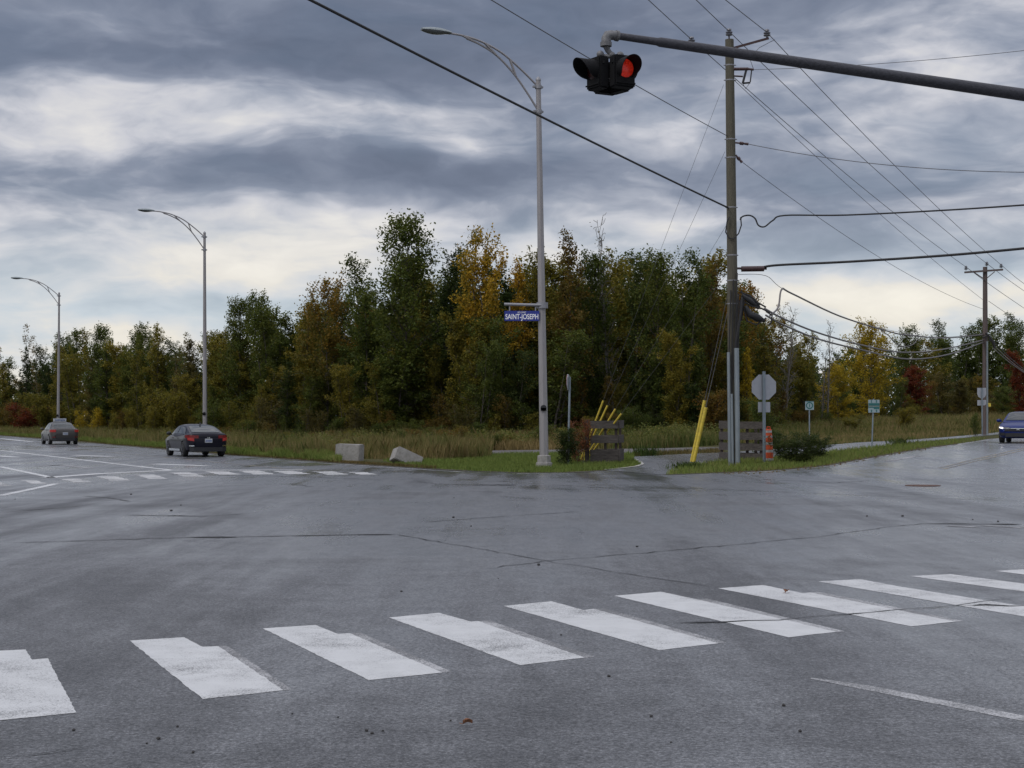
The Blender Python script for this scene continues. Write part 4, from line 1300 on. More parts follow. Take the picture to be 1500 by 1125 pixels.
for pxi, pyi in ((1013, 66), (1068, 54), (1123.5, 55)):
    mb = MB(); insulator(mb, U(pxi, pyi), .95); mb.build('insulator', M['porcelain'], e, True)
mb = MB(); mb.bar(axis_at(72), U(1126, 56), .07); mb.bar(axis_at(80), U(1010, 67), .07)
mb.tube([U(1123.5, 58), U(1123.5, 50)], .02, 6); mb.tube([U(1068, 60), U(1068, 50)], .025, 6)
mb.build('insulator_bracket', M['brown_porc'], e)
# fused cut-out
mb = MB(); mb.tube([axis_at(102) + Vector((.1, -.05, 0)), U(1096, 101)], .055, 10); mb.tube([U(1096, 101), U(1104, 102)], .04, 8)
mb.tube([axis_at(112) + Vector((.1, -.05, 0)), U(1088, 112)], .03, 8)
mb.build('cutout_insulator', M['brown_porc'], e, True)
mb = MB(); mb.bar(U(1093, 103), U(1088, 122), .10, .07); mb.tube([U(1101, 103), U(1099, 120)], .022, 8); mb.bar(U(1088, 122), U(1099, 121), .07, .05)
mb.build('fuse_tube', M['dark'], e)
mb = MB(); mb.tube([U(1104, 102), U(1098, 85), U(1112, 70), U(1135, 58)], .010, 5); mb.tube([U(1088, 122), U(1092, 130), U(1098, 122)], .010, 5); mb.build('jumper_wire', M['grey_wire'], e)
# strain insulators
for y0, (x1, y1) in ((210, (1096, 211)), (228, (1087, 238))):
    mb = MB(); a = axis_at(y0) + Vector((.16, -.03, 0)); b_ = U(x1, y1)
    mb.tube([a, a.lerp(b_, .3), a.lerp(b_, .35), a.lerp(b_, .6), a.lerp(b_, .65), b_], [.03, .03, .06, .06, .035, .05], 8); mb.build('strain_insulator', M['brown_porc'], e, True)
# clamps / bolts
for y in (96, 118, 205, 232, 305, 375, 412, 446):
    mb = MB(); c = axis_at(y); mb.tube([c + Vector((-.21, -.02, 0)), c + Vector((.21, -.02, 0))], .018, 6); rb_ = .205 - .055 * (682 - y) / 624; mb.lathe([(rb_, -.02), (rb_, .02)], 16, None, c); mb.build('pole_band', M['galv'], e)
mb = MB(); mb.tube([U(1086, 394), U(1119, 393.5)], [.095, .095], 12); mb.tube([axis_at(394), U(1123, 393.5)], .04, 8); mb.build('splice_case', M['brown_porc'], e, True)
# conduits
for (x, ytop, r) in ((1067.5, 516, .055), (1071.8, 577, .050), (1079, 510, .085)):
    mb = MB(); a = UP + Vector(((x - 1076) * du / F, -.235, 0)) - UP; b_ = U(x - .3, ytop, -.235); mb.tube([a + Vector((0, 0, -.05)), b_], r, 12)
    mb.build('conduit', M['conduit'], e, True)
mb = MB()
for x, y0, y1 in ((1068, 516, 425), (1071.8, 577, 410), (1079.5, 510, 430), (1081.5, 510, 440), (1077.5, 510, 400)):
    mb.tube([U(x, y0, -.23), U(x + 1, (y0 + y1) / 2, -.24), U(x + 2.5, y1, -.22)], .022, 7)
mb.tube([U(1076, 555, -.2), U(1078, 500, -.26), U(1086, 455, -.28), U(1087, 435, -.2)], .045, 7)
mb.build('riser_cable', M['black_wire'], e, True)
# slack cable loops and splice closures
mb = MB()
loop = [(1085, 318), (1086, 330), (1082, 342), (1075, 350), (1068, 349), (1063, 340), (1065, 325), (1068, 318)]
mb.tube([U(x, y, -.22) for x, y in loop], .022, 7)
mb.build('cable_loop', M['black_wire'], e, True)
mb = MB()
mb.tube([U(1087, 432, -.2), U(1098, 440, -.2), U(1112, 451, -.1)], [.06, .10, .07], 10)
mb.tube([U(1092, 448, -.25), U(1098, 460, -.25), U(1110, 466, -.2), U(1120, 470, -.1)], [.05, .12, .14, .05], 10)
mb.build('splice_closure', M['dark'], e, True)
mb = MB()
for pts in ([(1084, 428), (1095, 432), (1108, 442), (1122, 450)], [(1086, 440), (1100, 448), (1116, 452), (1128, 458)], [(1090, 452), (1094, 470), (1108, 476), (1122, 466)],
            [(1122, 456), (1131, 462), (1130, 472), (1126, 476)], [(1086, 425), (1090, 440), (1088, 455), (1086, 470)], [(1096, 432), (1104, 437), (1113, 447)]):
    mb.tube([U(x, y, -.2) for x, y in pts], .028, 6)
mb.build('cable_bundle', M['black_wire'], e, True)

# ------------------------------------------------------------------ utility pole far
d2 = 96.0
UP2 = GD(1443, d2)
def V(px, py, dd=0.0): return P(px, py, d2 + dd) - UP2
e = empty('utility_pole', UP2)
tag(e, 'distant brown utility pole with a crossarm beside the right road', 'utility pole')
t2 = V(1443, 391)
mb = MB(); mb.tube([t2 * (i / 8) for i in range(9)], [.19 - .055 * i / 8 for i in range(9)], 12); mb.build('pole', M['pole_wood2'], e, True)
mb = MB(); mb.bar(V(1413, 399, -.2), V(1469, 395, -.2), .14, .11)
mb.bar(V(1427, 399, -.22), V(1442, 409, -.2), .05); mb.bar(V(1457, 398, -.22), V(1445, 408, -.2), .05); mb.build('crossarm', M['pole_wood2'], e)
for x, y in ((1415, 396), (1445.5, 390), (1466.5, 393)):
    mb = MB(); insulator(mb, V(x, y, -.2), .95); mb.build('insulator', M['porcelain'], e, True)
mb = MB(); mb.tube([V(1446, 640, -.22), V(1446, 500, -.22)], .06, 8); mb.build('conduit', M['conduit'], e, True)
mb = MB()
for pts in ([(1444, 488), (1451, 496), (1457, 508)], [(1447, 490), (1455, 500), (1457, 510)], [(1440, 495), (1448, 490), (1450, 500)]):
    mb.tube([V(x, y, -.25) for x, y in pts], .06, 6)
mb.build('cable_bundle', M['black_wire'], e, True)
mb = MB(); mb.box(V(1449.5, 593, -.25), (.16, .05, .22)); mb.build('yellow_tag', M['yellow_guard'], e)


# ------------------------------------------------------------------ wires
def wire(name, a, b, sag, r, mat, label, group=None, n=30, via=None):
    pts = []
    if via:
        pts = [Vector(p) for p in via]
    else:
        for i in range(n + 1):
            t = i / n; p = a.lerp(b, t); p.z -= sag * 4 * t * (1 - t); pts.append(p)
    o0 = pts[0].copy()
    mb = MB(); mb.tube([p - o0 for p in pts], r, 10)
    o = mb.build(name, mat, None, True, loc=o0)
    tag(o, label, 'cable' if 'cable' in name else 'wire', group)
    return o


def smooth(pts, k=6):
    c = [Vector(p) for p in pts]; out = []
    for i in range(len(c) - 1):
        p0, p1, p2, p3 = c[max(i - 1, 0)], c[i], c[i + 1], c[min(i + 2, len(c) - 1)]
        for j in range(k):
            f = j / k
            out.append(.5 * ((2 * p1) + (-p0 + p2) * f + (2 * p0 - 5 * p1 + 4 * p2 - p3) * f * f + (-p0 + 3 * p1 - 3 * p2 + p3) * f**3))
    out.append(c[-1]); return out


back = Vector((-21.0, -40.0, 0))         # towards the next pole, behind the photographer's left
def toward(px0, py0, px1, py1, k1, dz=0.0):
    """wire leaving the pole at (px0,py0), passing the direction (px1,py1) a fraction k1 of the way to the pole behind"""
    a = P(px0, py0, du); d1 = du + back.y * k1; m_ = P(px1, py1, d1)
    # quadratic through a, m_, extended on
    end = a + (m_ - a) / k1 * 1.0
    return a, m_, end


def wire_back(name, p0, p1, k1, r, mat, label, sag=.35, group=None):
    a = P(p0[0], p0[1], du); m_ = P(p1[0], p1[1], du + back.y * k1)
    step = (m_ - a)
    pts = []
    for i in range(41):
        t = i / 40 * 1.45
        p = a + step * t
        p.z -= sag * 4 * t * (1 - t) * .5 if t <= 1 else 0
        p.z += (t - 1) * .0
        pts.append(p)
    return wire(name, None, None, 0, r, mat, label, group, via=pts)


wire_back('overhead_cable', (1068, 305), (455, 0), .57, .030, M['black_wire'], 'thick black cable crossing the sky in front of the near lamp to the near pole', .10)
wire_back('overhead_wire', (1067, 200), (720, 0), .40, .013, M['grey_wire'], 'thin wire passing behind the red flashing beacon to the near pole', .12)
wire_back('power_line', (1013, 58), (950, 0), .10, .013, M['grey_wire'], 'thin power line from the left insulator of the near pole up to the top edge', 0)
wire_back('power_line', (1068, 46), (1020, 0), .10, .013, M['grey_wire'], 'thin power line from the top insulator of the near pole up to the top edge', 0)
wire_back('power_line', (1123, 47), (1063, 0), .10, .013, M['grey_wire'], 'thin power line from the right insulator of the near pole up to the top edge', 0)
for (x0, y0), (x1, y1), lab in (((1013, 58), (1415, 391), 'left one of the three power lines running down to the far crossarm'),
                                ((1068, 46), (1445.5, 386), 'middle one of the three power lines running down to the far crossarm'),
                                ((1123, 47), (1466.5, 388), 'right one of the three power lines running down to the far crossarm')):
    wire('power_line', P(x0, y0, du), P(x1, y1, d2 - .2), .30, .013, M['grey_wire'], lab)
for (x0, y0), (x1, y1), sg_, lab in (((1076, 118), (1441, 440), .25, 'thin line from below the fused cut-out down to the far pole'), ((1088, 238), (1441, 453), .55, 'thin line from the lower strain insulator down to the far pole')):
    wire('overhead_wire', P(x0, y0, du), P(x1, y1, d2), sg_, .010, M['grey_wire'], lab)
# spans that cross the right road
wire('overhead_wire', P(1104, 102, du), P(1560, 67, 46), .12, .009, M['grey_wire'], 'thin wire from the fused cut-out of the near pole to the right edge')
wire('overhead_wire', P(1096, 211, du), P(1560, 252, 46), .28, .012, M['grey_wire'], 'thin sagging wire from the upper strain insulator to the right edge')
wire('overhead_cable', None, None, 0, .026, M['black_wire'], 'black cable with a drooping kink beside the near pole, running right',
     via=smooth([P(1084, 322, du - .2), P(1088, 317, du - .2), P(1098, 315.5, du - .2), P(1106, 320, du - .2), P(1111, 330, du - .2), P(1120, 332, du - .2), P(1132, 323, du - .3), P(1150, 315.5, du - .6),
                 P(1240, 315, du - 2), P(1400, 307, du - 5), P(1560, 296, du - 8)]))
wire('overhead_cable', None, None, 0, .040, M['black_wire'], 'thickest black cable leaving the brown splice case of the near pole to the right',
     via=smooth([P(1119, 391, du), P(1145, 388, du - .5), P(1250, 383, du - 2.5), P(1400, 373, du - 5), P(1560, 358, du - 8)]))
# communication cables to the far pole
def dl(px): return du + (px - 1085) / (1441 - 1085) * (d2 - du)
for pts, r, lab in (([(1080, 402), (1122, 404), (1150, 425), (1230, 463), (1300, 483), (1370, 494), (1441, 489)], .010, 'thin support strand of the topmost sagging cable between the poles'),
                    ([(1128, 462), (1140, 450), (1145, 424), (1160, 430), (1230, 463), (1300, 485), (1330, 491), (1385, 495), (1441, 490)], .035, 'topmost sagging grey cable between the two utility poles'),
                    ([(1120, 452), (1150, 468), (1200, 488), (1260, 505), (1320, 516), (1380, 512), (1441, 498)], .038, 'middle sagging grey cable between the two utility poles'),
                    ([(1122, 462), (1150, 477), (1200, 497), (1260, 512), (1330, 526), (1390, 519), (1441, 501)], .038, 'lowest sagging grey cable between the two utility poles'),
                    ([(1290, 483), (1302, 492), (1312, 503), (1325, 508), (1338, 504), (1345, 495)], .022, 'small drooping loop below the topmost sagging cable')):
    wire('communication_cable', None, None, 0, r, M['comm_wire'], lab, via=smooth([P(x, y, dl(x)) for x, y in pts]))
# beyond the far pole
def db(px): return d2 + (px - 1443) * .35
for pts, r, lab in (([(1415, 391), (1460, 424), (1520, 465)], .016, 'left power line beyond the far pole'), ([(1445.5, 386), (1480, 412), (1520, 440)], .016, 'middle power line beyond the far pole'),
                    ([(1466.5, 388), (1490, 408), (1520, 430)], .016, 'right power line beyond the far pole'), ([(1448, 441), (1485, 466), (1520, 488)], .014, 'low thin wire beyond the far pole')):
    wire('power_line', None, None, 0, r, M['grey_wire'], lab, via=smooth([P(x, y, db(x)) for x, y in pts]))
for k_, pts in enumerate(([(1452, 496), (1475, 520), (1500, 541), (1530, 560)], [(1454, 504), (1478, 527), (1500, 544), (1530, 564)], [(1455, 510), (1475, 528), (1500, 546), (1530, 568)])):
    wire('communication_cable', None, None, 0, .03, M['black_wire'] if k_ == 0 else M['comm_wire'], ('upper', 'middle', 'lower')[k_] + ' dark cable falling away right of the far utility pole', via=smooth([P(x, y, db(x)) for x, y in pts]))

# guy wires ------------------------------------------------------------
def guy(top, foot_px, foot_y, gtop, label, group, rg_=.055, thick=.011):
    a = P(top[0], top[1], du - .1)
    g = G(foot_px, foot_y) if foot_y else foot_px
    e = empty('guy_wire', g); tag(e, label, 'guy wire', group)
    d_ = (a - g)
    mb = MB(); mb.tube([Vector((0, 0, 0)), d_], thick, 5); mb.build('strand', M['steel_strand'], e)
    L_ = gtop
    mb = MB()
    u = d_.normalized()
    s = u.cross(Vector((0, 1, 0))).normalized()
    w2 = u.cross(s)
    # a U-shaped plastic guard round the strand
    ring = [(-1, .3), (-.95, -.45), (-.5, -.9), (0, -1), (.5, -.9), (.95, -.45), (1, .3), (.78, .3), (.7, -.3), (0, -.72), (-.7, -.3), (-.78, .3)]
    rows = [[u * t + s * (rg_ * q[0]) + w2 * (-rg_ * q[1]) for q in ring] for t in (.12, L_)]
    mb.grid(rows, True); mb.add(rows[0], [tuple(range(12))]); mb.add(rows[1], [tuple(range(12))])
    mb.build('guard', M['yellow_guard'], e, True)
    mb = MB(); mb.tube([u * -.1, u * .14], .03, 6); mb.build('anchor_rod', M['galv'], e)
    return e


guy((1073, 398), 1012, 681, 2.30, 'steel guy wire in the taller of the two crossed yellow guards near the pole', 'guy wires left of the near pole', .058)
guy((1074, 420), 1015, 681.5, 2.05, 'steel guy wire in the shorter of the two yellow guards near the pole', 'guy wires left of the near pole', .058)
wire('guy_strand', G(1014, 681), P(1072, 432, du - .1), 0, .010, M['steel_strand'], 'third bare strand rising from between the two yellow guards to the near pole')
pl_d = G(888, 678).y
foots = [(849, 1060, 124, 587, 'first'), (851, 1062, 222, 594, 'second'), (854, 1064, 330, 599, 'third'), (856, 1066, 400, 606, 'fourth')]
for i, (fx, tx, ty, gy, nm) in enumerate(foots):
    x = GD(fx, pl_d + .7)
    a_ = P(tx, ty, du - .1); L_ = (a_ - x).length
    t_ = 0.0
    while t_ < .5:                       # how far up the strand the guard reaches
        q_ = x.lerp(a_, t_)
        if HY - F * (q_.z - CAMZ) / q_.y <= gy: break
        t_ += .001
    guy((tx, ty), x, None, t_ * L_, nm + ' from the left of the four leaning yellow guy guards inside the left wooden planter', 'guy wires in the left wooden planter', .033, .0055)

# ------------------------------------------------------------------ wooden planters
def board(mb, a, b, z0, z1, th):
    a, b = Vector(a), Vector(b); d = (b - a); rz = math.atan2(d.y, d.x)
    mb.box(((a.x + b.x) / 2, (a.y + b.y) / 2, (z0 + z1) / 2), (d.length, th, z1 - z0), rz)


pc = G(862, 679)
e = empty('wooden_planter', pc); tag(e, 'grey plank planter box round the four leaning yellow guards left of the path', 'planter')
k = pc.y / F
fx0, fx1 = 2 * k, 43.5 * k
side = Vector((.26, 1.25, 0))
for (z0, z1, dx0, nm) in ((0.0, .29, 0, 'plank'), (.30, .50, 0, 'plank'), (.74, 1.02, 0, 'plank'), (1.27, 1.55, 0, 'plank')):
    mb = MB(); board(mb, (fx0 + .01, -.03, 0), (fx1, .03 - .06 * random.random(), 0), z0, z1, .085); mb.build(nm, M['plank'], e)
    mb = MB(); board(mb, (fx1 + .02, .0, 0), (fx1 + side.x, side.y, 0), z0 + .01, z1 + .02, .085); mb.build(nm, M['plank'], e)
    mb = MB(); board(mb, (fx1 + side.x - .03, side.y + .06, 0), (side.x + .05, side.y + .06, 0), z0, z1, .085); mb.build(nm, M['plank'], e)
for p in ((-.045, .05), (fx1 - .07, .10), (fx1 + side.x - .1, side.y - .04), (side.x - .04, side.y + .0), (.62, .08)):
    mb = MB(); big = p[0] < 0
    mb.box((p[0], p[1], .79 if big else .74), (.16 if big else .09, .14 if big else .09, 1.60 if big else 1.44)); mb.build('post', M['dark_wood'], e)
mb = MB(); mb.box((-.02, .0, .02), (.36, .3, .06)); mb.build('foot_block', M['concrete'], e)

pc = G(1062, 675)
e = empty('wooden_planter', pc); tag(e, 'dark plank planter box behind the conduits of the near utility pole', 'planter')
k = pc.y / F; x1 = 54 * k
for (z0, z1) in ((.0, .27), (.38, .62), (.76, 1.02), (1.16, 1.42)):
    mb = MB(); board(mb, (.30, .02, 0), (x1, -.42, 0), z0, z1, .05); mb.build('plank', M['plank'], e)
    mb = MB(); board(mb, (.27, .03, 0), (-.05, 1.1, 0), z0, z1 + .03, .05); mb.build('plank', M['plank'], e)
    mb = MB(); board(mb, (-.0, 1.12, 0), (x1, .8, 0), z0, z1, .05); mb.build('plank', M['plank'], e)
for p in ((.34, .09), (x1 - .08, -.31), (.02, 1.02), (x1 - .1, .72), (.8, -.06)):
    mb = MB(); mb.box((p[0], p[1], .68), (.1, .09, 1.4)); mb.build('post', M['dark_wood'], e)


# ------------------------------------------------------------------ signs
def octagon(r): return [(r * math.cos(R(22.5 + 45 * i)), r * math.sin(R(22.5 + 45 * i))) for i in range(8)]


def post(e, h, r=.033):
    mb = MB(); mb.lathe([(r, -.05), (r, h)], 8); return mb.build('post', M['post'], e, True)


def panel(e, name, outline, z, rz, th, mat, off=.0):
    """flat panel, outline in (x,z), facing -Y after rz"""
    m3 = Matrix.Rotation(rz, 3, 'Z')
    mb = MB(); pts = [m3 @ Vector((x, off, y + z)) for x, y in outline]
    n_ = m3 @ Vector((0, 1, 0))
    mb.prism(pts, n_ * (-th / 2), n_ * (th / 2)); return mb.build(name, mat, e)


g = G(1119.5, 679)
s_ = g.y / F
e = empty('stop_sign', g); tag(e, 'octagonal stop sign seen from its bare grey back, plate below, beside the near utility pole', 'road sign')
post(e, 135 * s_, .055)
M['stop_red'] = pmat('red_sign_sheeting', (.45, .02, .02), .4)
rz = R(8)
oc = [(x + .02, y) for x, y in octagon(.465)]
panel(e, 'octagon_panel', oc, 112 * s_, rz, .012, M['sign_back'], .07)
panel(e, 'sign_face', [(x * .98, y * .98) for x, y in oc], 112 * s_, rz, .006, M['stop_red'], .082)
panel(e, 'lower_plate', [(-.19, -.175), (.24, -.175), (.24, .175), (-.19, .175)], 82.5 * s_, rz, .010, M['sign_back'], .07)

g = G(832, 682)
s_ = g.y / F
e = empty('stop_sign', g); tag(e, 'octagonal sign seen almost edge on, on a thin post left of the left wooden planter', 'road sign')
mb = MB(); mb.tube([(0, 0, -.05), (.06, 0, 112 * s_)], .036, 8); mb.build('post', M['post'], e, True)
oc = [(x, y) for x, y in octagon(.30)]
m3 = R(77)
p_ = panel(e, 'octagon_panel', oc, 122 * s_, m3, .010, M['sign_back'], .05); p_.location.x = .06
p_ = panel(e, 'sign_face', [(x * .97, y * .97) for x, y in oc], 122 * s_, m3, .005, M['stop_red'], .062); p_.location.x = .06
mb = MB(); mb.tube([(.06, 0, 110 * s_), (.062, 0, 130 * s_)], .036, 8); mb.build('post_top', M['post'], e, True)

# walking trail sign
g = GD(1185.5, 78)
s_ = g.y / F
e = empty('trail_sign', g); tag(e, 'small white square walking sign with a green ring, right of the stop sign', 'sign')
zc = P(1185, 594, 78).z - g.z
post(e, zc + .1, .035)
panel(e, 'sign_panel', [(-.22, -.225), (.22, -.225), (.22, .225), (-.22, .225)], zc, 0, .010, M['sign_dull'], -.05)
mb = MB(); Mx = Matrix.Rotation(R(90), 3, 'X')
mb.grid([[Vector((r * math.cos(a), -.058, zc + r * math.sin(a))) for a in np.linspace(0, 2 * math.pi, 25)] for r in (.125, .185)])
mb.build('green_ring', M['sign_green'], e)
panel(e, 'green_border', [(-.22, .195), (.22, .195), (.22, .222), (-.22, .222)], zc, 0, .004, M['sign_green'], -.058)
mb = MB(); mb.lathe([(.022, -.002), (.022, .002)], 10, Mx, (0, -.059, zc + .085)); mb.add([(-.03, -.059, zc + .05), (.03, -.059, zc + .05), (.022, -.059, zc - .02), (.035, -.059, zc - .10), (.012, -.059, zc - .10), (0, -.059, zc - .045), (-.02, -.059, zc - .10), (-.04, -.059, zc - .10), (-.02, -.059, zc - .02)], [tuple(range(9))])
mb.build('walker_symbol', M['sign_green'], e)

# cluster of small route plates
g = G(1277, 657)
s_ = g.y / F
e = empty('route_sign', g); tag(e, 'four small white and green route plates on one thin post beside the cycle path', 'sign')
zc = P(1280, 595, g.y).z - g.z
mb = MB(); mb.tube([(0, 0, -.05), (3 * s_, 0, zc + .3)], .03, 8); mb.build('post', M['post'], e, True)
for ix, x in enumerate((-3.2, 4.2)):
    for iz, z in enumerate((.135, -.135)):
        xx = (x + 2.6) * s_
        panel(e, 'plate', [(xx - .125, -.125), (xx + .125, -.125), (xx + .125, .125), (xx - .125, .125)], zc + z, 0, .008, M['sign_dull'], -.045 - .003 * ix)
        lo_, hi_ = (-.11, -.01) if iz == 0 else (.02, .11)
        if ix == 0 and iz: lo_, hi_ = (.07, .11)
        panel(e, 'green_band', [(xx - .115, lo_), (xx + .115, lo_), (xx + .115, hi_), (xx - .115, hi_)], zc + z, 0, .004, M['sign_green'], -.053 - .003 * ix)
        mb = MB(); y_ = -.054 - .003 * ix
        if iz == 0: mb.lathe([(.028, -.002), (.028, .002)], 10, Mx, (xx, y_, zc + z + .085)); mb.box((xx, y_, zc + z + .03), (.03, .004, .06))
        else: mb.add([(xx - .05, y_, zc + z - .03), (xx, y_, zc + z - .0), (xx + .05, y_, zc + z - .03), (xx + .02, y_, zc + z - .035), (xx + .02, y_, zc + z - .105), (xx - .02, y_, zc + z - .105), (xx - .02, y_, zc + z - .035)], [tuple(range(7))])
        mb.build('symbol', M['sign_green'], e)

# route shield backs in front of the far pole
g = G(1438.5, 644)
g = GD(1438.5, d2 - 2.0)
e = empty('route_marker', g); tag(e, 'grey backs of a shield and a smaller plate in front of the far utility pole', 'sign')
zc = P(1440, 576, g.y).z - g.z; zt = P(1440, 590, g.y).z - g.z
post(e, zc + .33, .045)
panel(e, 'shield_panel', [(-.27, .33), (.27, .33), (.27, -.06), (.20, -.22), (.06, -.32), (-.06, -.32), (-.20, -.22), (-.27, -.06)], zc, 0, .01, M['sign_back'], .06)
panel(e, 'lower_plate', [(-.27, .17), (.27, .17), (.27, -.08), (.18, -.16), (-.27, -.17)], zt, 0, .01, M['sign_back'], .06)

# tag on a tree trunk
g = P(697.5, 607, 88)
mb = MB(); mb.box((0, 0, 0), (.16, .02, .24)); mb.box((0, .0, -.22), (.10, .02, .12)); o = mb.build('trail_marker', M['sign_white'], None, loc=g)
tag(o, 'small white trail marker plate on the trunk in front of the golden tree', 'marker')
e = empty('young_tree', GD(697.5, 88.15)); tag(e, 'slim bare trunk carrying the white trail marker at the edge of the woods', 'tree')
tm, cm, H_, R__ = SHAPES['slim_b']
t = bpy.data.objects.new('trunk', tm); COL.objects.link(t); t.parent = e
c = bpy.data.objects.new('crown', cm); COL.objects.link(c); c.parent = e; c.material_slots[0].link = 'OBJECT'; c.material_slots[0].material = LEAF['olive']
e.scale = (.8, .8, .62)

# ------------------------------------------------------------------ striped delineator
g = G(1126, 678)
e = empty('construction_marker', g); tag(e, 'orange and white striped construction marker between the stop sign post and the bush', 'traffic marker')
mb = MB(); mb.lathe([(.20, 0), (.20, .05), (.17, .07)], 16); mb.build('base', M['tyre'], e)
H_ = 1.12
prof = []
zz = np.array([.07, .16, .36, .45, .62, .71, .86, .94, 1.04, H_])
for i in range(9):
    r0 = .165 - .055 * (i / 9); r1 = .165 - .055 * ((i + 1) / 9)
    mb = MB(); mb.lathe([(r0, zz[i] + .001), (r0 * .99, zz[i + 1] - .001)], 18)
    wv_ = i % 2 == 0
    mb.build('white_band' if wv_ else 'orange_band', M['reflect'] if wv_ else M['orange'], e, True)
mb = MB(); mb.lathe([(.11, H_), (.11, H_ + .03), (.05, H_ + .05)], 16); mb.tube([(-.06, 0, H_ + .04), (-.05, 0, H_ + .12), (.05, 0, H_ + .12), (.06, 0, H_ + .04)], .018, 6); mb.build('handle', M['orange'], e, True)
mb = MB(); mb.prism([(-.09, -.155, .80), (.09, -.155, .80), (.0, -.155, .97)], (0, -.004, 0), (0, .01, 0)); mb.build('triangle_emblem', M['orange'], e)

# ------------------------------------------------------------------ concrete blocks, stone
g = G(511, 675)


def bevel_box(name, size, mat, loc, rot, label, cat, group, bev=.03, notch=False):
    bm = bmesh.new(); bmesh.ops.create_cube(bm, size=1)
    bmesh.ops.scale(bm, vec=size, verts=bm.verts)
    bmesh.ops.bevel(bm, geom=bm.edges[:], offset=bev, segments=2, affect='EDGES')
    for v in bm.verts: v.co += Vector((random.gauss(0, .006), random.gauss(0, .006), random.gauss(0, .006)))
    me = bpy.data.meshes.new(name); bm.to_mesh(me); bm.free(); me.materials.append(mat)
    o = bpy.data.objects.new(name, me); COL.objects.link(o)
    o.location = loc; o.rotation_euler = rot
    tag(o, label, cat, group)
    return o


bevel_box('concrete_block', (1.0, .55, .72), M['concrete'], g + Vector((0, .3, .29)), (0, R(2), R(-14)), 'upright grey concrete block at the road edge, nearer the dark sedan', 'concrete block', 'concrete blocks at the road edge')
g = G(595, 679.5)
o = bevel_box('concrete_block', (1.02, .7, .50), M['concrete'], g + Vector((-.02, .3, .17)), (R(-10), R(24), R(18)), 'tipped over grey concrete block lying at the road edge, nearer the near lamp', 'concrete block', 'concrete blocks at the road edge')
mb = MB(); mb.box((.12, 0, .26), (.10, .30, .05)); mb.build('lifting_notch', M['rust_iron'], o)
g = G(962, 655)
mb = MB(); rows = []
rg2 = np.random.default_rng(5)
for i in range(8):
    ph = math.pi / 2 * i / 7
    rows.append([(.30 * math.cos(ph) * math.cos(a) * (1 + rg2.normal(0, .07)), .26 * math.cos(ph) * math.sin(a) * (1 + rg2.normal(0, .07)), .36 * math.sin(ph) * (1 + rg2.normal(0, .05))) for a in np.linspace(0, 2 * math.pi, 15)[:-1]])
mb.grid(rows, True); o = mb.build('boulder', M['rock'], None, True, loc=g); tag(o, 'small dark rounded boulder beyond the gravel path', 'boulder')

# ------------------------------------------------------------------ overhead flashing beacon on mast arm
bd = 22.6
A0 = P(893, 51, bd); A1 = P(1500, 139, 25.6); A2 = A0 + (A1 - A0) * 1.28
foot = Vector((A2.x, A2.y, 0))
e = empty('mast_arm', foot); tag(e, 'long dark steel mast arm reaching in from the right above the road', 'mast arm')
mb = MB(); mb.tube([A0.lerp(A2, t) - foot for t in (0, .08, .085, .35, .7, 1)], [.052, .058, .072, .085, .100, .118], 16); mb.build('arm', M['arm_steel'], e, True)
mb = MB(); mb.tube([Vector((0, 0, 0)), Vector((0, 0, A2.z + .4))], [.20, .14], 14); mb.build('pole', M['arm_steel'], e, True)
mb = MB(); mb.box((0, 0, .03), (.6, .6, .06)); mb.build('base_plate', M['galv'], e)
mb = MB(); u = (A1 - A0).normalized(); a = A0 - foot
mb.tube([a + u * .14, a + u * .10, a + u * .10, a + u * .02, a - u * .03 + Vector((0, 0, -.015)), a - u * .055 + Vector((0, 0, -.06)), a - u * .06 + Vector((0, 0, -.16)), a - u * .06 + Vector((0, 0, -.16))], [.082, .082, .072, .072, .074, .074, .072, .086], 14); mb.tube([a - u * .06 + Vector((0, 0, -.12)), a - u * .06 + Vector((0, 0, -.18))], .086, 14)
mb.build('arm_end_fitting', M['cast'], e, True)

bc = P(897, 107, bd)
e = empty('flashing_beacon', bc); tag(e, 'black four way flashing beacon with one red lens lit, hanging from the mast arm', 'traffic signal')
mb = MB()
mb.tube([P(888, 66, bd) - bc, P(890, 72, bd) - bc, P(896, 79, bd) - bc], [.055, .045, .04], 10)
mb.sphere(P(896, 79, bd) - bc, .055, 8)
mb.tube([Vector((-.24, -.0, .27)), Vector((.24, .0, .25))], .035, 10)
mb.sphere(Vector((-.19, -.02, .29)), .06, 8); mb.sphere(Vector((.12, -.04, .27)), .06, 8)
mb.build('hanger', M['cast'], e, True)


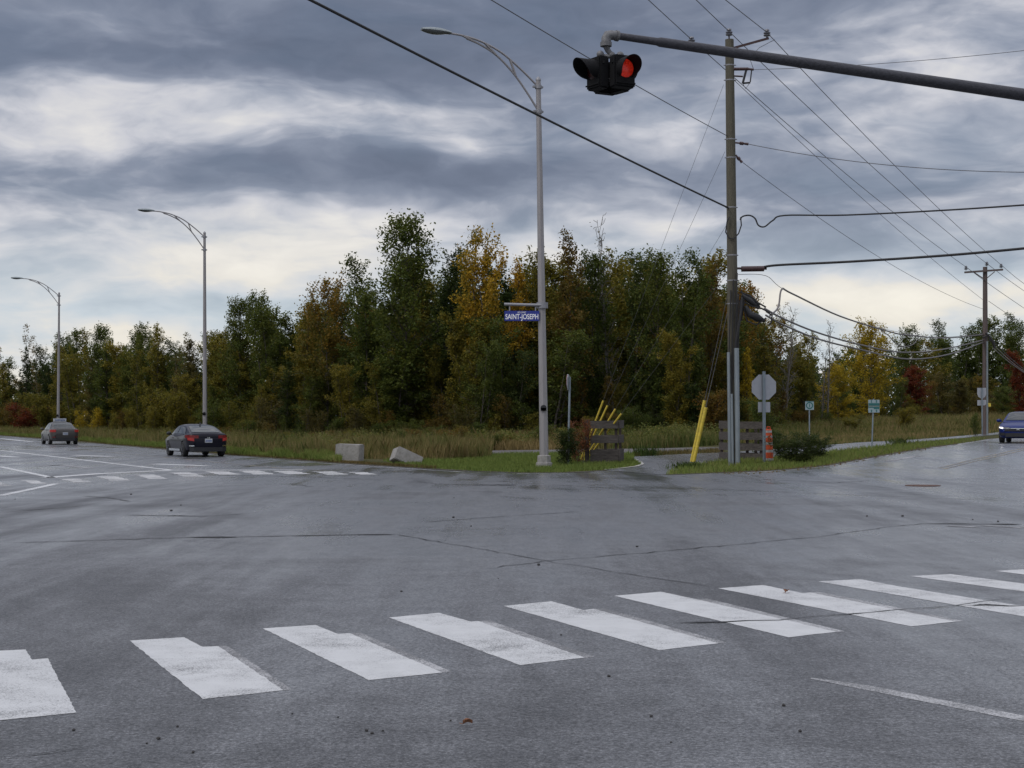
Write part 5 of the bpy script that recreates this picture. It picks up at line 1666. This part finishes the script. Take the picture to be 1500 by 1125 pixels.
def signal_head(ang, off, lens_mat, name='signal_head', vl=.24):
    """head facing direction ang (radians from -Y towards +X)"""
    m3 = Matrix.Rotation(ang, 3, 'Z')
    S = .37; dp = .19
    c = m3 @ Vector((0, -off, 0))
    def T(v): return c + m3 @ Vector(v)
    h_ = MB()
    bx = bmesh.new(); bmesh.ops.create_cube(bx, size=1); bmesh.ops.scale(bx, vec=(S, dp, .50), verts=bx.verts); bmesh.ops.translate(bx, vec=(0, 0, -.045), verts=bx.verts)
    bmesh.ops.bevel(bx, geom=bx.edges[:], offset=.025, segments=2, affect='EDGES')
    bx.verts.index_update()
    h_.add([T(v.co) for v in bx.verts], [tuple(v.index for v in f.verts) for f in bx.faces]); bx.free()
    h_.bar(T((-.17, -dp / 2 - .012, -.23)), T((.17, -dp / 2 - .012, -.23)), .02)
    for sx in (-1, 1):
        h_.bar(T((sx * .185, -.02, .12)), T((sx * .185, -.02, .08)), .035)
    hd = h_.build(name, M['signal_black'], e, True)
    ln = MB(); prof = [(.145, 0), (.13, .018), (.09, .032), (.04, .038), (.002, .04)]
    ln.lathe(prof, 24, m3 @ Matrix.Rotation(R(90), 3, 'X'), T((0, -dp / 2 - .002, 0)))
    ln.build('lens', lens_mat, hd, True)
    # cut-away visor: deep hood at the top, short at the sides
    vs_ = MB(); rows = []
    nn = 26
    for rr, k_ in ((.165, 0), (.168, 1), (.160, 1), (.157, 0)):
        row = []
        for i in range(nn + 1):
            a = R(-52) + (R(232) - R(-52)) * i / nn
            ln_ = .04 + vl * max(0, math.sin((a + R(52)) / R(284) * math.pi))**.7
            row.append(T((rr * math.cos(a), -dp / 2 - ln_ * k_, rr * math.sin(a) - .02 * k_ * 1.6 * ln_)))
        rows.append(row)
    vs_.grid(rows); vs_.build('visor', M['signal_black'], hd, True)
    return hd


e.scale = (.94, .94, .94)
signal_head(R(27), .30, M['red_lens'])
signal_head(R(-58), .28, M['red_off'], vl=.28)
signal_head(R(125), .13, M['red_off'], vl=.16)
signal_head(R(207), .20, M['red_off'])
mb = MB(); mb.tube([Vector((0, 0, -.22)), Vector((0, 0, .27))], .03, 10); mb.tube([Vector((-.1, -.1, -.13)), Vector((.1, -.1, -.13))], .025, 6); mb.build('centre_tube', M['dark'], e, True)


# ------------------------------------------------------------------ cars
def ipol(xs, ys, x):
    """monotone cubic"""
    xs, ys = np.asarray(xs, float), np.asarray(ys, float)
    h = np.diff(xs); dl_ = np.diff(ys) / h
    m_ = np.zeros(len(xs)); m_[1:-1] = np.where(dl_[:-1] * dl_[1:] > 0, 2 * dl_[:-1] * dl_[1:] / (dl_[:-1] + dl_[1:] + 1e-12), 0); m_[0], m_[-1] = dl_[0], dl_[-1]
    i = np.clip(np.searchsorted(xs, x) - 1, 0, len(xs) - 2); t = (x - xs[i]) / h[i]
    return float((2 * t**3 - 3 * t**2 + 1) * ys[i] + (t**3 - 2 * t**2 + t) * h[i] * m_[i] + (-2 * t**3 + 3 * t**2) * ys[i + 1] + (t**3 - t**2) * h[i] * m_[i + 1])


def car(label, loc, heading, body_mat, style='fastback', lit=False, roofsign=False, group=None):
    e = empty('sedan', loc, heading); tag(e, label, 'car', group)
    fast = style == 'fastback'
    ys = [-2.31, -2.27, -2.16, -1.9, -1.35, -.5, .6, 1.2, 1.5, 1.95, 2.2, 2.29, 2.33]
    wd_ = [.60, .72, .82, .885, .905, .905, .905, .90, .895, .875, .79, .68, .52]
    zd_ = [.93, .985, 1.02, 1.02, .985, .95, .945, .93, .90, .81, .72, .66, .60] if fast else [.92, .985, 1.02, 1.035, 1.02, .97, .96, .94, .91, .82, .73, .66, .60]
    zb_ = [.46, .36, .30, .235, .20, .19, .19, .19, .20, .21, .24, .30, .38]
    W_ = lambda y: ipol(ys, wd_, y); ZD = lambda y: ipol(ys, zd_, y); ZB = lambda y: ipol(ys, zb_, y)
    def sec(y):
        w, zd, zb = W_(y), ZD(y), ZB(y)
        zm = .58
        prof = [(0, zb), (w * .80, zb), (w * .93, zb + .05), (w * .965, zb + .14), (w * .985, zm - .08), (w, zm + .06), (w * .992, zm + (zd - zm) * .55), (w * .955, zd - .055), (w * .88, zd - .012), (w * .70, zd + .006), (w * .35, zd + .022), (0, zd + .026)]
        return prof
    mb = MB(); rows = []
    ysd = list(np.unique(np.concatenate([np.linspace(-2.31, -1.9, 10), np.linspace(-1.9, 1.9, 34), np.linspace(1.9, 2.33, 10)])))
    for y in ysd:
        p = sec(y); rows.append([Vector((x, y, z)) for x, z in p] + [Vector((-x, y, z)) for x, z in p[::-1][1:-1]])
    mb.grid(rows, True); n_ = len(rows[0])
    mb.add(rows[0], [tuple(range(n_))]); mb.add(rows[-1], [tuple(range(n_))])
    body = mb.build('body', body_mat, e, True)
    bm = bmesh.new(); bm.from_mesh(body.data); bmesh.ops.remove_doubles(bm, verts=bm.verts, dist=1e-4); bmesh.ops.recalc_face_normals(bm, faces=bm.faces); bm.to_mesh(body.data); bm.free()
    # wheel arches
    cut = MB()
    for yy in (-1.35, 1.38):
        for sx in (-1, 1):
            cut.lathe([(.365, -.25), (.365, .25)], 28, Matrix.Rotation(R(90), 3, 'Y'), (sx * .86, yy, .325))
    co = cut.build('arch_cutter', M['dark'], e)
    md = body.modifiers.new('arches', 'BOOLEAN'); md.object = co; md.operation = 'DIFFERENCE'; md.solver = 'EXACT'; md.material_mode = 'TRANSFER'
    bpy.context.view_layer.update()
    dg = bpy.context.evaluated_depsgraph_get()
    me = bpy.data.meshes.new_from_object(body.evaluated_get(dg))
    body.modifiers.clear(); body.data = me
    bpy.data.objects.remove(co)
    # cabin
    if fast: cy, cz = [-2.02, -1.75, -1.3, -.8, -.3, .15, .45, .8, 1.1, 1.38], [1.01, 1.085, 1.235, 1.355, 1.405, 1.412, 1.385, 1.24, 1.09, .93]
    else: cy, cz = [-1.72, -1.5, -1.15, -.8, -.3, .15, .45, .8, 1.1, 1.38], [1.03, 1.13, 1.32, 1.42, 1.455, 1.455, 1.425, 1.27, 1.10, .93]
    ZR = lambda y: ipol(cy, cz, y)
    zr_max = max(cz)
    def C(y, v):
        zr = ZR(y); z0 = .93; sgn = 1 if v >= 0 else -1; a = abs(v)
        k_ = max(0, min(1, (zr - .93) / (zr_max - .93)))
        wb = ipol([-2.1, -1.5, -.5, .5, 1.45], [.74, .80, .825, .825, .76], y)
        wr = wb - .235 * k_
        if a <= .5:
            f = a / .5
            return Vector((sgn * wr * f, y, zr - .055 * k_ * f**3.5 - .004 * (1 - k_)))
        f = (a - .5) / .5
        ztop = zr - .055 * k_ - .004 * (1 - k_)
        return Vector((sgn * (wr + (wb - wr) * f**.85), y, ztop + (z0 - ztop) * f))
    yv = np.linspace(cy[0], cy[-1], 70); vv = np.concatenate([np.linspace(-1, -.5, 7), np.linspace(-.44, .44, 15), np.linspace(.5, 1, 7)])
    mb = MB(); mb.grid([[C(y, v) for v in vv] for y in yv]); mb.build('cabin', body_mat, e, True)
    def nrm(y, v):
        a = C(y + .01, v) - C(y - .01, v); b_ = C(y, v + .01) - C(y, v - .01)
        q = a.cross(b_).normalized()
        ctr = Vector((0, y * .6, .9))
        return q if q.dot(C(y, v) - ctr) > 0 else -q
    def pane(name, y0, y1, v0, v1, taper=(0, 0, 0, 0), nu=14, nv=14, mat=None, off=.013):
        rows = []
        for i in range(nu + 1):
            s = i / nu; row = []
            for j in range(nv + 1):
                t = j / nv
                ya = y0 + (y1 - y0) * s
                # taper: shift of start/end y with height
                v = v0 + (v1 - v0) * t
                ya = (y0 + taper[0] * t) + ((y1 + taper[1] * t) - (y0 + taper[0] * t)) * s
                row.append(C(ya, v) + nrm(ya, v) * off)
            rows.append(row)
        m_ = MB(); m_.grid(rows); return m_.build(name, mat or M['glass'], e, True, fix=True)
    if fast: pane('rear_window', -1.86, -.90, -.43, .43)
    else: pane('rear_window', -1.64, -.93, -.43, .43)
    pane('windscreen', .50, 1.25, -.44, .44)
    for s in (-1, 1):
        if fast: pane('side_window', -1.15, -.10, s * .57, s * .93, (-.30, 0)); pane('side_window', -.02, .52, s * .57, s * .93, (0, .52))
        else: pane('side_window', -.92, -.10, s * .57, s * .93, (-.28, 0)); pane('side_window', -.02, .52, s * .57, s * .93, (0, .52))
        # sill trim, mirror, handles
        m_ = MB(); m_.box((s * .92, .02, .29), (.03, 2.0, .10)); m_.build('sill_trim', M['chrome'] if (fast and not lit) else M['dark'], e)
        m_ = MB(); m_.sphere((s * 1.0, .78, 1.0), .1, 8, (1.15, .6, .8)); m_.bar((s * .86, .82, .95), (s * .98, .80, .97), .04); m_.build('mirror', M['dark'] if fast and not lit else body_mat, e, True)
        for yy in (-.45, .45):
            m_ = MB(); m_.box((s * .915, yy, .80), (.025, .19, .03)); m_.build('door_handle', body_mat, e)
        for yy in (-.62, -.05, .98):
            m_ = MB(); m_.add([Vector((s * (W_(yy) + .003), yy - .006, .36)), Vector((s * (W_(yy) + .003), yy + .006, .36)), Vector((s * (W_(yy) * .998 + .003), yy + .006, .86)), Vector((s * (W_(yy) * .998 + .003), yy - .006, .86))], [(0, 1, 2, 3)]); m_.build('door_gap', M['dark'], e)
    # ribbons that wrap round the ends of the body
    def ribbon(name, yedge, plan, z0, z1, mat, tz=0.0, parent=None):
        rows = []
        for i, (x, y) in enumerate(plan):
            f = i / (len(plan) - 1)
            rows.append([Vector((x, y, z0 + tz * f)), Vector((x, y, z1 + tz * f * .6))])
        m_ = MB(); m_.grid(rows)
        inner = [[Vector((p.x * .93, p.y * .97, p.z)) for p in r] for r in rows]
        m_.grid(inner)
        m_.add([r[0] for r in rows] + [r[0] for r in inner[::-1]], [tuple(range(2 * len(rows)))]); m_.add([r[1] for r in rows] + [r[1] for r in inner[::-1]], [tuple(range(2 * len(rows)))])
        m_.add([*rows[0], *inner[0][::-1]], [(0, 1, 2, 3)]); m_.add([*rows[-1], *inner[-1][::-1]], [(0, 1, 2, 3)])
        return m_.build(name, mat, parent or e, False)
    for s in (-1, 1):
        pl = [(s * .44, -2.335), (s * .60, -2.325), (s * .72, -2.285), (s * .80, -2.21), (s * .86, -2.08), (s * .90, -1.92), (s * .912, -1.80)]
        if fast:
            ribbon('tail_light', 0, pl, .80, .93, M['tail'], .02)
            ribbon('tail_light', 0, [(s * .63, -2.322), (s * .73, -2.285), (s * .81, -2.20), (s * .865, -2.08)], .68, .81, M['tail_lit'], .05)
        else:
            ribbon('tail_light', 0, pl[1:], .80, .96, M['tail_lit'], .0)
        ph = [(s * .40, 2.355), (s * .56, 2.335), (s * .70, 2.285), (s * .80, 2.22), (s * .865, 2.05), (s * .89, 1.90)]
        ribbon('headlight', 0, ph, .61, .70, M['head_dark'], .05)
        if lit: ribbon('headlight_lamp', 0, [(s * .66, 2.312), (s * .76, 2.262), (s * .83, 2.17)], .635, .70, M['head_lit'], .03)
        ribbon('bumper_vent', 0, [(s * .58, 2.33), (s * .70, 2.29), (s * .80, 2.205)], .33, .46, M['dark'])
        ribbon('bumper_reflector', 0, [(s * .62, -2.325), (s * .73, -2.285), (s * .81, -2.2)], .46, .50, M['tail'] if not fast else M['chrome'])
    ribbon('grille', 0, [(-.58, 2.325), (-.30, 2.362), (0, 2.372), (.30, 2.362), (.58, 2.325)], .52, .63, M['dark'])
    ribbon('grille_bar', 0, [(-.60, 2.34), (-.30, 2.375), (0, 2.385), (.30, 2.375), (.60, 2.34)], .635, .665, M['chrome'])
    ribbon('lower_intake', 0, [(-.55, 2.33), (0, 2.372), (.55, 2.33)], .27, .44, M['dark'])
    ribbon('rear_diffuser', 0, [(-.80, -2.21), (-.62, -2.315), (0, -2.33), (.62, -2.315), (.80, -2.21)], .24, .42, M['dark'])
    if fast: ribbon('trunk_trim', 0, [(-.45, -2.322), (0, -2.335), (.45, -2.322)], .865, .885, M['dark'])
    m_ = MB(); m_.box((0, -2.33, .70), (.32, .02, .17)); pl_ = m_.build('licence_plate', M['plate_white'], e)
    m_ = MB()
    for i in range(6): m_.box((-.115 + i * .046, -2.342, .69), (.028, .004, .07))
    m_.build('plate_characters', M['plate_blue'], pl_)
    # emblem
    for (yy, zz_) in ((-2.338, .82), (2.392, .60)):
        m_ = MB(); m_.box((-.04, yy, zz_), (.016, .012, .08)); m_.box((.04, yy, zz_), (.016, .012, .08)); m_.box((0, yy, zz_), (.07, .012, .016))
        if fast: m_.build('emblem', M['chrome'], e)
    # wheels
    for yy in (-1.35, 1.38):
        for s in (-1, 1):
            c = (s * .80, yy, .325); Mx_ = Matrix.Rotation(R(90), 3, 'Y')
            m_ = MB(); m_.lathe([(.20, -.10), (.31, -.105), (.325, -.085), (.325, .085), (.31, .105), (.20, .10)], 28, Mx_, c); wheel = m_.build('wheel', M['tyre'], e, True)
            m_ = MB(); xo = s * .103
            m_.lathe([(.215, -.012), (.215, .0), (.19, .004)], 24, Mx_, (c[0] + s * .098, c[1], c[2]))
            for k_ in range(5):
                a = k_ * 2 * math.pi / 5 + .3
                m_.bar((c[0] + s * .108, c[1], c[2]), (c[0] + s * .104, c[1] + .20 * math.cos(a), c[2] + .20 * math.sin(a)), .05, .03)
            m_.build('rim', M['rim'] if not fast else M['dark_rim'], wheel)
    m_ = MB(); m_.box((0, .0, .30), (1.3, 3.9, .12)); m_.build('underbody', M['dark'], e)
    if fast: m_ = MB(); m_.prism([(0, -.92, 1.37), (0, -.70, 1.40), (0, -.86, 1.47)], (-.025, 0, 0), (.025, 0, 0)); m_.build('antenna_fin', M['dark'], e)
    if roofsign:
        m_ = MB(); m_.box((0, -.05, 1.58), (.80, .20, .22)); rs = m_.build('roof_sign', M['plate_white'], e)
        m_ = MB()
        for i in range(7): m_.box((-.27 + i * .09, -.153, 1.575), (.055, .004, .085))
        m_.build('sign_characters', M['plate_blue'], rs)
        m_ = MB(); m_.box((0, -.05, 1.46), (.6, .12, .03)); m_.build('sign_mount', M['dark'], rs)
    return e


p_black = paint('midnight_car_paint', (.010, .010, .017), .0)
p_grey = paint('warm_grey_car_paint', (.075, .070, .067), .2)
p_blue = paint('blue_car_paint', (.008, .019, .115), .1)


def at_depth(px, d, extra=0.0):
    return GD(px, d) + Vector((0, 0, .006))


car('dark sedan with red tail lights driving away on the left road', at_depth(286.5, 68.2), R(25.5), p_black, 'fastback')
car('grey sedan with a small white sign on its roof driving away at the far left', at_depth(87.5, 101.5), R(25.5), p_grey, 'sedan', roofsign=True)
bp = at_depth(1499, 71.0)
car('blue sedan with lit headlights coming along the right road at the right edge', bp, R(180 - 24), p_blue, 'fastback', lit=True)

# ------------------------------------------------------------------ small things on the road
g = G(1352, 712)
mb = MB(); mb.lathe([(.42, .0), (.42, .016), (.36, .018)], 28); o = mb.build('manhole_cover', M['rust_iron'], None, loc=g + Vector((0, 0, .004))); tag(o, 'dark rusty manhole cover in the right road', 'manhole cover')
for (px, py, sz, rz, lab) in ((685, 1065, .042, .4, 'curled brown fallen leaf on the bare asphalt in the foreground'), (1152, 870, .075, 1.2, 'orange fallen leaf on a white crosswalk stripe')):
    g = G(px, py); mb = MB(); rows = []
    for i in range(9):
        s = i / 8; w = sz * .33 * math.sin(math.pi * min(.98, s + .02))**.8 * (1 + .3 * math.sin(s * 19))
        rows.append([((s - .5) * sz * 1.3, t * w, .006 + .018 * abs(t)**1.5 + .010 * math.sin(s * 3.1)) for t in (-1, -.5, 0, .5, 1)])
    mb.grid(rows); mb.tube([(-.65 * sz, 0, .008), (-1.0 * sz, .01, .012)], .002, 5)
    o = mb.build('fallen_leaf', M['leaf_litter'], None, True, loc=g + Vector((0, 0, .010))); o.rotation_euler = (0, 0, rz); tag(o, lab, 'leaf')
pm = None
for i, (px, py) in enumerate([(260, 1067), (215, 1092), (232, 1085), (495, 1053), (537, 1073), (561, 1073), (545, 1077), (954, 1052), (822, 932), (892, 993), (1148, 1036), (1172, 1074), (983, 1090), (730, 849), (789, 829), (588, 868), (108, 1072), (283, 1105),
                              (1270, 757), (1322, 757), (1425, 762), (1462, 765), (665, 730), (690, 772), (664, 759), (933, 802), (192, 725), (251, 749), (265, 741), (22, 732), (428, 1048), (660, 1058)]):
    g = G(px, py)
    if pm is None or i % 4 == 0:
        mb = MB(); mb.sphere((0, 0, .35), 1, 5, (1, .8 + .3 * random.random(), .55)); mb.v = [tuple(np.array(v) * (1 + random.gauss(0, .10))) for v in mb.v]
        pm = mb.build('pebble', M['pebble'], None, False)
        o = pm
    else:
        o = pm.copy(); COL.objects.link(o)
    s = random.uniform(.006, .012) * (1 if g.y < 16 else 2.2)
    o.scale = (s, s * random.uniform(.7, 1.2), s); o.location = g + Vector((0, 0, .008)); o.rotation_euler = (0, 0, random.uniform(0, 6))
    tag(o, 'tiny dark pebble lying loose on the asphalt', 'pebble', 'loose pebbles on the road')
